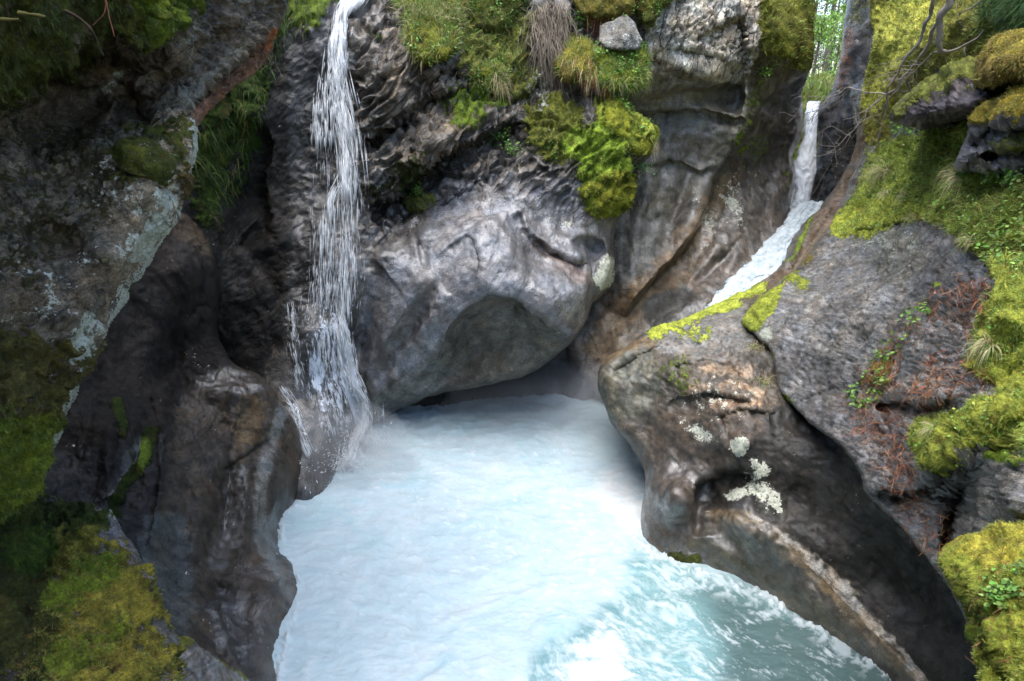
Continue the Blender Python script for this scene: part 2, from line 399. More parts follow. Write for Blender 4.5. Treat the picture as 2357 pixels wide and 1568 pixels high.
def attr_mat(name, rough=.6, trans=.25, spec=.3):
    s = NT(name); c = s.attr('col').outputs['Color']
    c = s.mix(1.0, c, s.mix(s.noise(3, 4), (.8, .82, .8), (1.2, 1.15, 1.1)), 'MULTIPLY')
    p = s.pbsdf(c, rough, None, spec)
    if trans:
        tr = s.n('BsdfTranslucent'); s.l(c, tr.inputs[0]); mx = s.n('MixShader'); mx.inputs[0].default_value = trans
        s.l(p, mx.inputs[1]); s.l(tr.outputs[0], mx.inputs[2]); p = mx.outputs[0]
    s.l(p, s.out.inputs[0]); return s.m
bedA = bed(38, 25); bedL = bed(42, -20)
bedS = bed_pts((1850, 780, 10.6), (2300, 740, 6.2), (2100, 1000, 6.7)); bedU = bed_pts((1650, 1050, 9.6), (2150, 1500, 6.3), (2000, 1200, 7.6)); bedV = bed(80, 10)
M = dict(
    rock=rock_mat('gneiss_wall', 1.0, bedA), smoothr=rock_mat('water_worn_rock', .9, bedV, contrast=.8, bump=.6, bands=.25, speck=.15),
    near=rock_mat('near_rock', 2.2, bedL, contrast=1.1, bump=1.1, bands=.3, speck=.3),
    nearworn=rock_mat('near_worn_rock', 1.8, bedU, contrast=.9, bump=.7, bands=.25, speck=.2),
    slab=rock_mat('foliated_slab', 1.7, bedS, contrast=1.6, bump=1.9, bands=.5, speck=.6),
    grass=attr_mat('grass_blades'), leaf=attr_mat('small_leaves', .5, .35), dry=attr_mat('dry_stems', .8, 0, .15),
    bark=attr_mat('grey_bark', .85, 0, .15))
# ------------------------------------------------------------ rock masses
YG = (.37, .41, .08); GR = (.17, .24, .04); BR = (.27, .38, .05); OL = (.16, .17, .045); DK = (.05, .06, .02); OCH = (.27, .20, .06)

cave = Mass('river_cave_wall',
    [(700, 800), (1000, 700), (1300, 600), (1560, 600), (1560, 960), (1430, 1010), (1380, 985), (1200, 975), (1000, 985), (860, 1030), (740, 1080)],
    [(740, 1000, 14.0), (860, 990, 14.2), (1000, 950, 14.5), (1200, 935, 14.9), (1380, 935, 14.9), (1000, 850, 15.6), (1200, 820, 16.2), (1330, 850, 15.6), (1330, 700, 16.6), (1460, 850, 14.6), (1560, 650, 17.5), (740, 820, 15), (1100, 720, 16.8)],
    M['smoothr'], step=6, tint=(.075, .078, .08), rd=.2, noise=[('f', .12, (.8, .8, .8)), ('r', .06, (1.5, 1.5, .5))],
    bumps=[(1345, 880, 30, 60, 20, -.35), (1385, 900, 25, 70, -10, .25)],
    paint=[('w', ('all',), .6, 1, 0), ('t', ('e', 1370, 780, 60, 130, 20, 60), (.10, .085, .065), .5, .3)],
    label='dark smooth cave wall behind the pool under the overhanging grey lip', cat='rock wall', kind='structure')

back = Mass('gorge_wall',
    [(1180, -150), (1870, -150), (1872, 0), (1868, 60), (1872, 120), (1862, 165), (1846, 215), (1848, 262), (1842, 320), (1822, 360), (1830, 410), (1817, 480), (1808, 545), (1790, 590), (1745, 630), (1700, 660), (1660, 700), (1630, 740), (1600, 840), (1500, 900), (1420, 930), (1350, 900), (1300, 800), (1320, 620), (1200, 300)],
    [(1180, -300, 19), (1870, -300, 22), (1500, 0, 17.0), (1720, 0, 18.2), (1868, 60, 20.5), (1862, 165, 20.5), (1600, 90, 16.9), (1725, 150, 17.6), (1600, 215, 17.2), (1480, 230, 17.3), (1710, 262, 18.0), (1800, 60, 19.2), (1800, 220, 20.0), (1846, 240, 21.5),
     (1600, 330, 18.0), (1550, 450, 17.8), (1450, 560, 17.2), (1670, 330, 18.4), (1830, 410, 21.3), (1740, 400, 19.8), (1817, 480, 20.3), (1700, 500, 18.6), (1600, 600, 17.3), (1500, 700, 16.2), (1420, 800, 15.3), (1370, 880, 14.9), (1790, 590, 17.8), (1700, 660, 16.6), (1630, 740, 15.2), (1350, 700, 16.4), (1500, 860, 14.4), (1620, 840, 13.9)],
    M['smoothr'], step=4, tint=(.17, .145, .115), rw=26, rd=.8,
    steps=[([(1455, 262), (1520, 252), (1600, 250), (1660, 262), (1716, 278)], .38, 3, 60),
           ([(1485, 150), (1520, 110), (1620, 120), (1700, 150), (1745, 90)], .25, 8, 60),
           ([(1470, 222), (1560, 205), (1640, 200), (1715, 190), (1735, 120)], .30, 10, 60),
           ([(1735, 270), (1690, 345), (1640, 420), (1620, 500), (1560, 590), (1500, 650), (1430, 740)], -.9, 7, 90),
           ([(1480, 385), (1560, 370), (1600, 395), (1660, 380), (1700, 330)], .14, 3, 40),
           ([(1700, 30), (1722, 90), (1712, 180), (1700, 270)], .7, 10, 90),
           ([(1835, 310), (1790, 300), (1750, 270), (1720, 290)], -.3, 8, 60),
           ([(1740, 240), (1790, 200), (1862, 175)], .6, 14, 60)],
    bumps=[(1555, 715, 75, 50, 0, -.5), (1800, 90, 60, 70, 0, -.7), (1600, 150, 90, 30, 10, -.35), (1660, 560, 110, 22, -55, -.3), (1790, 440, 30, 60, 20, -.4), (1715, 560, 90, 20, -52, -.25), (1560, 480, 24, 110, 18, .35), (1480, 480, 18, 120, 14, -.25), (1750, 520, 22, 60, 30, .3), (1620, 640, 90, 14, -45, .25)],
    noise=[('f', .22, (.45, .45, .45)), ('f', .05, (2.2, 2.2, 2.2)), ('s', .20, (.9, .9, 2.6), bedA, ('p', [(1470, -40), (1740, -40), (1745, 150), (1715, 175), (1600, 120), (1480, 130)], 30)),
           ('b', 0.158, (1.6, 1.6, 1.6), None, 'moss'), ('r', .07, (3, 3, 3), None, ('p', [(1650, 240), (1850, 200), (1850, 420), (1650, 600)], 40))],
    paint=[('f', ('p', [(1460, -150), (1750, -150), (1745, 150), (1715, 180), (1480, 140)], 40), 1, 1, .3), ('t', ('p', [(1470, 40), (1560, -10), (1745, -20), (1748, 120), (1725, 175), (1716, 270), (1650, 250), (1620, 235), (1700, 200), (1640, 190), (1540, 140), (1480, 130)], 25), (.56, .52, .44), 1, .35),
           ('t', ('p', [(1470, 130), (1640, 190), (1700, 200), (1700, 262), (1470, 240)], 25), (.19, .17, .13), 1, .3),
           ('t', ('p', [(1480, 250), (1716, 280), (1640, 420), (1560, 600), (1420, 700), (1400, 500)], 30), (.15, .14, .12), 1, .4),
           ('t', ('l', [(1690, 430), (1620, 540), (1540, 620), (1460, 700), (1390, 800)], 42, 50), (.25, .16, .08), .75, .7),
           ('t', ('l', [(1610, 650), (1690, 600)], 16, 40), (.28, .13, .05), .7, .9),
           ('t', ('e', 1555, 715, 78, 52, 0, 14), (.055, .052, .046), 1, .2),
           ('t', ('p', [(1700, 420), (1820, 380), (1810, 560), (1640, 700), (1600, 650)], 50), (.24, .21, .185), .8, .6),
           ('w', ('all',), .55, 1, 0), ('w', ('p', [(1660, 400), (1830, 300), (1810, 560), (1640, 720), (1560, 700)], 60), .85, 1, .4),
           ('w', ('p', [(1470, 0), (1740, 0), (1740, 200), (1640, 190), (1480, 150)], 60), .1, 1, .4),
           ('m', ('p', [(1745, -60), (1880, -60), (1880, 150), (1840, 160), (1790, 130), (1752, 120), (1742, 60)], 20), (.17, .17, .03), 1, .5),
           ('m', ('l', [(1770, 150), (1745, 200), (1730, 260), (1700, 320)], 12, 40), GR, .55, .9),
           ('m', ('e', 1745, 345, 40, 50, 30, 50), GR, .5, .9), ('m', ('l', [(1820, 370), (1800, 440)], 8, 30), GR, .5, .9),
           ('l', ('e', 1680, 470, 50, 90, 30, 90), .42, 1, .8)],
    label='tall smooth water-worn gorge wall with pale layered ledge beside the upper fall', cat='rock wall', kind='structure')

cleft = Mass('cleft_wall',
    [(1960, -60), (2200, -60), (2200, 400), (2000, 520), (1900, 520), (1862, 480), (1872, 400), (1884, 330), (1876, 262), (1905, 225), (1925, 170), (1938, 110), (1942, 40), (1952, -20)],
    [(1960, -300, 27), (2200, -300, 24), (1942, 40, 25), (1925, 170, 24), (1880, 262, 24), (1866, 480, 23.2), (1960, 300, 22.5), (1960, 460, 21.5), (2100, 300, 21), (2000, 100, 23)],
    M['rock'], step=4, tint=(.05, .045, .042), rd=.5, rw=14, noise=[('f', .35, (.5, .5, .3)), ('r', .15, (1.2, 1.2, .6)), ('f', .08, (3, 3, 3))],
    paint=[('t', ('l', [(1960, 60), (1945, 110), (1928, 185)], 16, 30), (.22, .11, .06), .7, 1.0), ('t', ('p', [(1930, -80), (2040, -80), (2040, 60), (1945, 60)], 30), (.12, .11, .09), 1, .5),
           ('m', ('e', 1985, 30, 40, 50, 0, 60), OL, .5, .8), ('w', ('all',), .3, 1, 0), ('l', ('e', 1960, 200, 60, 200, 0, 100), .2, 1, .8)],
    label='dark narrow rock wall right of the upper waterfall', cat='rock wall', kind='structure')

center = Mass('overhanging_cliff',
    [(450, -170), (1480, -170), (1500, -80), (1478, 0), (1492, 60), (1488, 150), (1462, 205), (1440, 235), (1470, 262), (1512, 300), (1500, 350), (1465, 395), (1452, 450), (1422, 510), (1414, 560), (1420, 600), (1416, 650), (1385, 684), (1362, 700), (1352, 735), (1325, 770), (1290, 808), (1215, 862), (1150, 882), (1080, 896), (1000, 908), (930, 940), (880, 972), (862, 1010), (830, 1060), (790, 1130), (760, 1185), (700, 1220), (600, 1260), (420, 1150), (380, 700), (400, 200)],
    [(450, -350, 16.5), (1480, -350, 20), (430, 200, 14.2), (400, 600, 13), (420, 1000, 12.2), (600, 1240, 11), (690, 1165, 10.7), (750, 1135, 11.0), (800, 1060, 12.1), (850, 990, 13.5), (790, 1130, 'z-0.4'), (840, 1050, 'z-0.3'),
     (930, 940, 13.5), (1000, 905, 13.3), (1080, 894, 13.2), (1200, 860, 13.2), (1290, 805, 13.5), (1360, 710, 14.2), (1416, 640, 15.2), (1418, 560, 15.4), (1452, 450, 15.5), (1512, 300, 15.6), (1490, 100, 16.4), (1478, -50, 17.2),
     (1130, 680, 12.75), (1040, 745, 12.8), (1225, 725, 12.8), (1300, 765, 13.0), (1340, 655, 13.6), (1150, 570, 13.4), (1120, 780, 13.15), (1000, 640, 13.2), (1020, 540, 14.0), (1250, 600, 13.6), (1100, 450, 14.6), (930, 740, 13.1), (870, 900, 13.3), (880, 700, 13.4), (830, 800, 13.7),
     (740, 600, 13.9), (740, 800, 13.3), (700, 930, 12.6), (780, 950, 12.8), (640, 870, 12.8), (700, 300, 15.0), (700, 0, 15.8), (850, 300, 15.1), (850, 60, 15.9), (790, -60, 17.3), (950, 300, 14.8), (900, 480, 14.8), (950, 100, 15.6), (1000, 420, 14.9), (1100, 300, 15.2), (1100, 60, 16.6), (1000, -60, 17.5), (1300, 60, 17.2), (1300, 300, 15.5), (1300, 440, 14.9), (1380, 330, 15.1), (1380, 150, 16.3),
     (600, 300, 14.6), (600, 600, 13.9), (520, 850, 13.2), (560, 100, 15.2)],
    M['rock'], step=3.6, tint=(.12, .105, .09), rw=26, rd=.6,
    steps=[([(840, 470), (900, 452), (960, 400), (1040, 345), (1130, 310), (1200, 262)], .85, 7, 75),
           ([(820, 330), (900, 290), (960, 240), (1060, 190), (1120, 150)], .6, 7, 60),
           ([(870, 560), (930, 500), (1010, 470), (1090, 420), (1140, 390)], .22, 5, 60),
           ([(930, 205), (1000, 170), (1070, 150)], .35, 8, 50),
           ([(1150, 250), (1230, 200), (1330, 195), (1400, 215), (1460, 225)], .55, 8, 45),
           ([(880, 880), (920, 800), (980, 720), (1010, 650)], -.12, 6, 40),
           ([(1000, 600), (1080, 540), (1110, 610), (1080, 680)], .06, 3, 40),
           ([(1200, 480), (1220, 540), (1290, 590), (1355, 610)], .35, 12, 45),
           ([(960, 530), (1050, 520), (1150, 500), (1210, 480)], -.25, 10, 70),
           ([(850, 600), (900, 560), (960, 540)], -.3, 10, 60),
           ([(560, 250), (620, 330), (600, 420), (640, 560)], .4, 10, 80),
           ([(640, 700), (600, 620), (540, 560)], .3, 8, 60)],
    hollows=[([(1005, 832), (1030, 765), (1075, 715), (1130, 677), (1180, 684), (1222, 722), (1262, 755), (1300, 768), (1325, 772), (1290, 812), (1215, 866), (1080, 900), (980, 925), (890, 975), (900, 930)], .6, 42),
             ([(1312, 560), (1345, 540), (1385, 552), (1395, 580), (1370, 610), (1362, 650), (1345, 620)], .5, 14)],
    bumps=[(830, 830, 26, 190, 6, .45), (900, 760, 26, 130, 30, -.18), (960, 730, 20, 120, 35, .16), (1300, 700, 60, 60, 0, -.25), (1335, 560, 50, 22, 20, -.2), (1400, 620, 24, 70, 10, -.35), (690, 500, 60, 160, 0, .25), (790, 200, 30, 220, 0, .35), (870, 200, 60, 100, 30, -.35), (890, 370, 90, 40, -35, -.5), (1010, 330, 90, 30, -30, -.4), (1110, 370, 70, 26, -35, -.3), (1400, 440, 45, 60, 20, -.3), (1250, 330, 80, 70, 0, -.35), (1050, 80, 60, 50, 0, .4), (1180, 60, 40, 90, 30, .3),
           (720, 770, 50, 60, 0, -.35), (560, 500, 60, 120, 20, .4), (520, 300, 40, 160, 10, .5)],
    noise=[('f', .32, (.42, .42, .42)), ('f', .05, (1.6, 1.6, 1.6)),
           ('s', .32, (.45, .6, 1.5), bedA, ('p', [(820, -60), (1480, -60), (1500, 330), (1430, 480), (1180, 440), (1000, 480), (860, 560), (820, 420)], 60)),
           ('s', .05, (.8, 1.0, 2.6), bedA, ('p', [(380, -60), (900, -60), (860, 560), (760, 760), (600, 800), (400, 900)], 80)),
           ('r', .035, (2.6, 2.6, 2.6), None, ('p', [(380, -60), (1500, -60), (1430, 560), (1200, 560), (960, 560), (820, 720), (400, 800)], 60)),
           ('r', .018, (5, 5, 3), None, ('p', [(860, 440), (1400, 400), (1350, 760), (1000, 760), (860, 900)], 60)),
           ('b', 0.135, (2.2, 2.2, 2.2), None, 'moss')],
    paint=[('f', ('p', [(830, -150), (1520, -150), (1520, 330), (1430, 470), (1390, 520), (1250, 500), (1100, 440), (980, 520), (880, 560), (820, 460)], 50), 1, 1, .3), ('f', ('p', [(400, -100), (830, -100), (820, 500), (800, 700), (640, 800), (400, 800)], 60), .35, 1, .3), ('t', ('p', [(820, 60), (1200, 60), (1250, 220), (1100, 330), (960, 400), (840, 460)], 60), (.19, .155, .115), .9, .6),
           ('t', ('l', [(1040, 270), (1000, 330), (950, 380), (900, 400)], 22, 40), (.27, .2, .13), .7, .9),
           ('t', ('p', [(1020, 420), (1380, 420), (1400, 560), (1360, 740), (1300, 765), (1222, 722), (1130, 677), (1040, 745), (960, 860), (870, 900), (820, 780), (860, 640), (980, 540)], 40), (.28, .275, .29), 1, .35),  # grey bulge, its silver sky sheen mixed into the tint
           ('t', ('l', [(1240, 560), (1300, 615), (1350, 640)], 12, 30), (.26, .14, .09), .6, .8),
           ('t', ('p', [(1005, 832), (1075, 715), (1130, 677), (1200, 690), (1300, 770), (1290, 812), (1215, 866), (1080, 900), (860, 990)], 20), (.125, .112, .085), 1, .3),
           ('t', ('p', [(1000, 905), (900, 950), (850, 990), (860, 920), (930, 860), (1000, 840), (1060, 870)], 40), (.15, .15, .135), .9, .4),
           ('t', ('p', [(380, -100), (760, -100), (790, 300), (760, 700), (660, 800), (400, 1000)], 90), (.017, .014, .011), 1, .4),  # left wall tinted near black: shade of the narrow opening in the colour
           ('t', ('l', [(870, 840), (940, 730), (990, 660)], 14, 30), (.10, .07, .035), .8, .7),
           ('w', ('all',), .45, 1, 0), ('w', ('p', [(640, 200), (830, 200), (980, 520), (1380, 430), (1360, 740), (1222, 722), (1130, 677), (1030, 750), (870, 900), (860, 1050), (660, 1180), (600, 700)], 60), 1.3, 1, .3),
           ('w', ('p', [(640, 0), (840, 0), (840, 700), (660, 700)], 60), .75, 1, .9), ('w', ('p', [(380, -150), (620, -150), (660, 800), (380, 1000)], 60), .12, 1, .4),
           ('m', ('p', [(1050, 20), (1240, 20), (1240, 180), (1150, 240), (1060, 160)], 50), OL, .75, .7),
           ('m', ('p', [(1210, 250), (1330, 235), (1345, 330), (1300, 372), (1230, 350)], 30), (.14, .15, .03), .85, .7),
           ('m', ('p', [(1370, 210), (1440, 235), (1515, 300), (1500, 350), (1440, 350), (1380, 300)], 18), YG, 1, .5),
           ('m', ('p', [(1310, 320), (1400, 280), (1440, 350), (1460, 400), (1445, 450), (1400, 500), (1350, 480), (1330, 400)], 30), BR, .95, .7),
           ('m', ('p', [(1345, 420), (1450, 400), (1445, 460), (1400, 505), (1350, 480)], 20), (.24, .24, .03), .9, .7),
           ('m', ('e', 1080, 240, 60, 45, -30, 50), GR, .7, .8), ('m', ('l', [(1140, 180), (1150, 240)], 10, 20), BR, .8, .6),
           ('m', ('e', 930, 400, 70, 40, -30, 70), DK, .7, .8), ('m', ('e', 965, 465, 30, 22, -30, 30), OL, .8, .7),
           ('m', ('p', [(500, -100), (770, -100), (740, 30), (640, 90), (560, 300), (500, 500), (450, 500), (440, 250)], 60), (.05, .075, .015), .95, .6),
           ('m', ('p', [(650, -60), (770, -60), (745, 45), (690, 60)], 30), (.14, .19, .03), 1, .5),
           ('m', ('l', [(590, 200), (570, 330), (560, 420)], 20, 50), (.04, .07, .012), .9, .6),
           ('l', ('e', 1225, 200, 40, 90, 35, 60), .55, 1, .8), ('l', ('p', [(1240, 230), (1290, 240), (1270, 310), (1240, 300)], 20), .62, 1, .6),
           ('l', ('p', [(1400, 585), (1420, 600), (1415, 650), (1385, 670), (1366, 640), (1378, 615)], 12), .95, 1, .6),
           ('l', ('e', 1430, 400, 40, 30, 0, 40), .6, 1, .8), ('l', ('e', 1310, 510, 20, 10, 0, 16), .7, 1, .8)],
    label='big overhanging cliff with rounded grey bulge and mossy ledges above the pool', cat='cliff')

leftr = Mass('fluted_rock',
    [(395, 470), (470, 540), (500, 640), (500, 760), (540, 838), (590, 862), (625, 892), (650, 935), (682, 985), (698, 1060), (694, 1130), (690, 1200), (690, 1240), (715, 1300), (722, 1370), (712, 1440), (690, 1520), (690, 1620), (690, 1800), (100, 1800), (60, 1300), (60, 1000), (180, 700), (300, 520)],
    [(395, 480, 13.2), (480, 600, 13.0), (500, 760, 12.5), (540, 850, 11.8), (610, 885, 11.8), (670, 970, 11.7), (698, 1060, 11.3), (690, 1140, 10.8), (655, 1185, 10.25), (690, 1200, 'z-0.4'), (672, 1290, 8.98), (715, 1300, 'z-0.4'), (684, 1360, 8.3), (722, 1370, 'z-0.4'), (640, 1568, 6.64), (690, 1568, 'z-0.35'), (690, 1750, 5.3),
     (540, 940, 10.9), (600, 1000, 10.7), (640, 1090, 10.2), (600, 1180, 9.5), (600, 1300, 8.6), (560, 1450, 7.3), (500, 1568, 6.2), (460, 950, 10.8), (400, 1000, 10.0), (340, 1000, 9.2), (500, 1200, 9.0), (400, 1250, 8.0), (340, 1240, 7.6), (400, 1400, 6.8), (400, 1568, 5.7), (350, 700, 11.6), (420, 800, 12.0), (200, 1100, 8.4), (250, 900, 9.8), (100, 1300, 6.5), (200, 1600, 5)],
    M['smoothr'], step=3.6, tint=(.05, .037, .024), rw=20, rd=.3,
    steps=[([(600, 1100), (597, 1180), (604, 1270), (645, 1330), (660, 1420)], -.10, 5, 50), ([(500, 1085), (540, 1060), (625, 1005)], .10, 4, 30),
           ([(330, 1270), (350, 1180), (365, 1080), (370, 980), (330, 880)], -.14, 8, 60), ([(270, 950), (255, 1050), (265, 1160)], -.15, 10, 50),
           ([(370, 900), (420, 830), (430, 760), (460, 700)], -.15, 8, 60), ([(500, 1370), (520, 1450), (560, 1568)], -.15, 6, 30)],
    bumps=[(540, 900, 60, 34, 0, -0.28), (415, 880, 24, 60, 0, 0.28), (520, 1160, 16, 120, 8, 0.17), (560, 1180, 16, 130, 5, -0.14), (455, 1200, 24, 150, 6, -0.17), (420, 1320, 60, 90, 0, 0.19), (500, 1360, 30, 24, 20, 0.17), (600, 1420, 40, 120, 0, -0.14), (310, 1080, 30, 120, 10, 0.22), (470, 1060, 50, 40, 0, -0.11), (350, 800, 40, 90, 20, -0.28), (430, 620, 40, 70, 10, -0.28), (640, 1240, 18, 90, 0, 0.10)],
    noise=[('f', .20, (.6, .6, .35)), ('f', .05, (1.9, 1.9, .8)), ('r', .085, (1.9, 1.9, .35)), ('r', .03, (6, 6, 1.2)), ('f', .025, (8, 8, 5)), ('b', 0.068, (3, 3, 3), None, 'moss')],
    paint=[('t', ('p', [(60, 500), (500, 600), (540, 838), (400, 960), (350, 1300), (60, 1300)], 60), (.014, .011, .009), 1, .4),  # upper rock near black, recess shade painted into the stone colour
           ('t', ('p', [(340, 1180), (420, 1200), (450, 1350), (430, 1460), (380, 1400), (330, 1280)], 50), (.085, .088, .08), .9, .7),
           ('t', ('l', [(650, 930), (625, 1010), (605, 1090), (600, 1180), (615, 1270), (655, 1330), (670, 1400)], 16, 24), (.19, .185, .17), .8, .5),
           ('t', ('l', [(562, 1080), (545, 1180), (540, 1260)], 10, 26), (.19, .19, .18), .6, .7),
           ('t', ('e', 570, 980, 30, 70, 0, 60), (.15, .095, .04), .7, .7), ('t', ('p', [(520, 1380), (660, 1380), (640, 1600), (480, 1600)], 60), (.075, .055, .035), .8, .5),
           ('w', ('all',), .22, 1, 0), ('w', ('p', [(60, 400), (520, 500), (520, 830), (420, 900), (360, 1000), (60, 1000)], 60), .03, 1, .4), ('w', ('e', 540, 880, 80, 30, 0, 30), 1, 1, .3), ('w', ('l', [(520, 1400), (540, 1480), (570, 1600)], 40, 50), 1.2, 1, .8),
           ('w', ('l', [(315, 1030), (290, 1080), (262, 1130)], 16, 30), .9, 1, .8), ('w', ('l', [(545, 1100), (530, 1200), (500, 1290)], 24, 40), 1, 1, .4),
           ('m', ('l', [(272, 930), (280, 1000)], 14, 16), (.04, .06, .012), 1, .4), ('m', ('l', [(345, 1000), (330, 1060), (290, 1110), (270, 1170)], 16, 20), (.04, .06, .012), 1, .5), ('m', ('e', 330, 1050, 16, 30, 0, 16), GR, .8, .5)],
    label='dark fluted water-worn rock with knob forming the left bank of the pool', cat='rock')

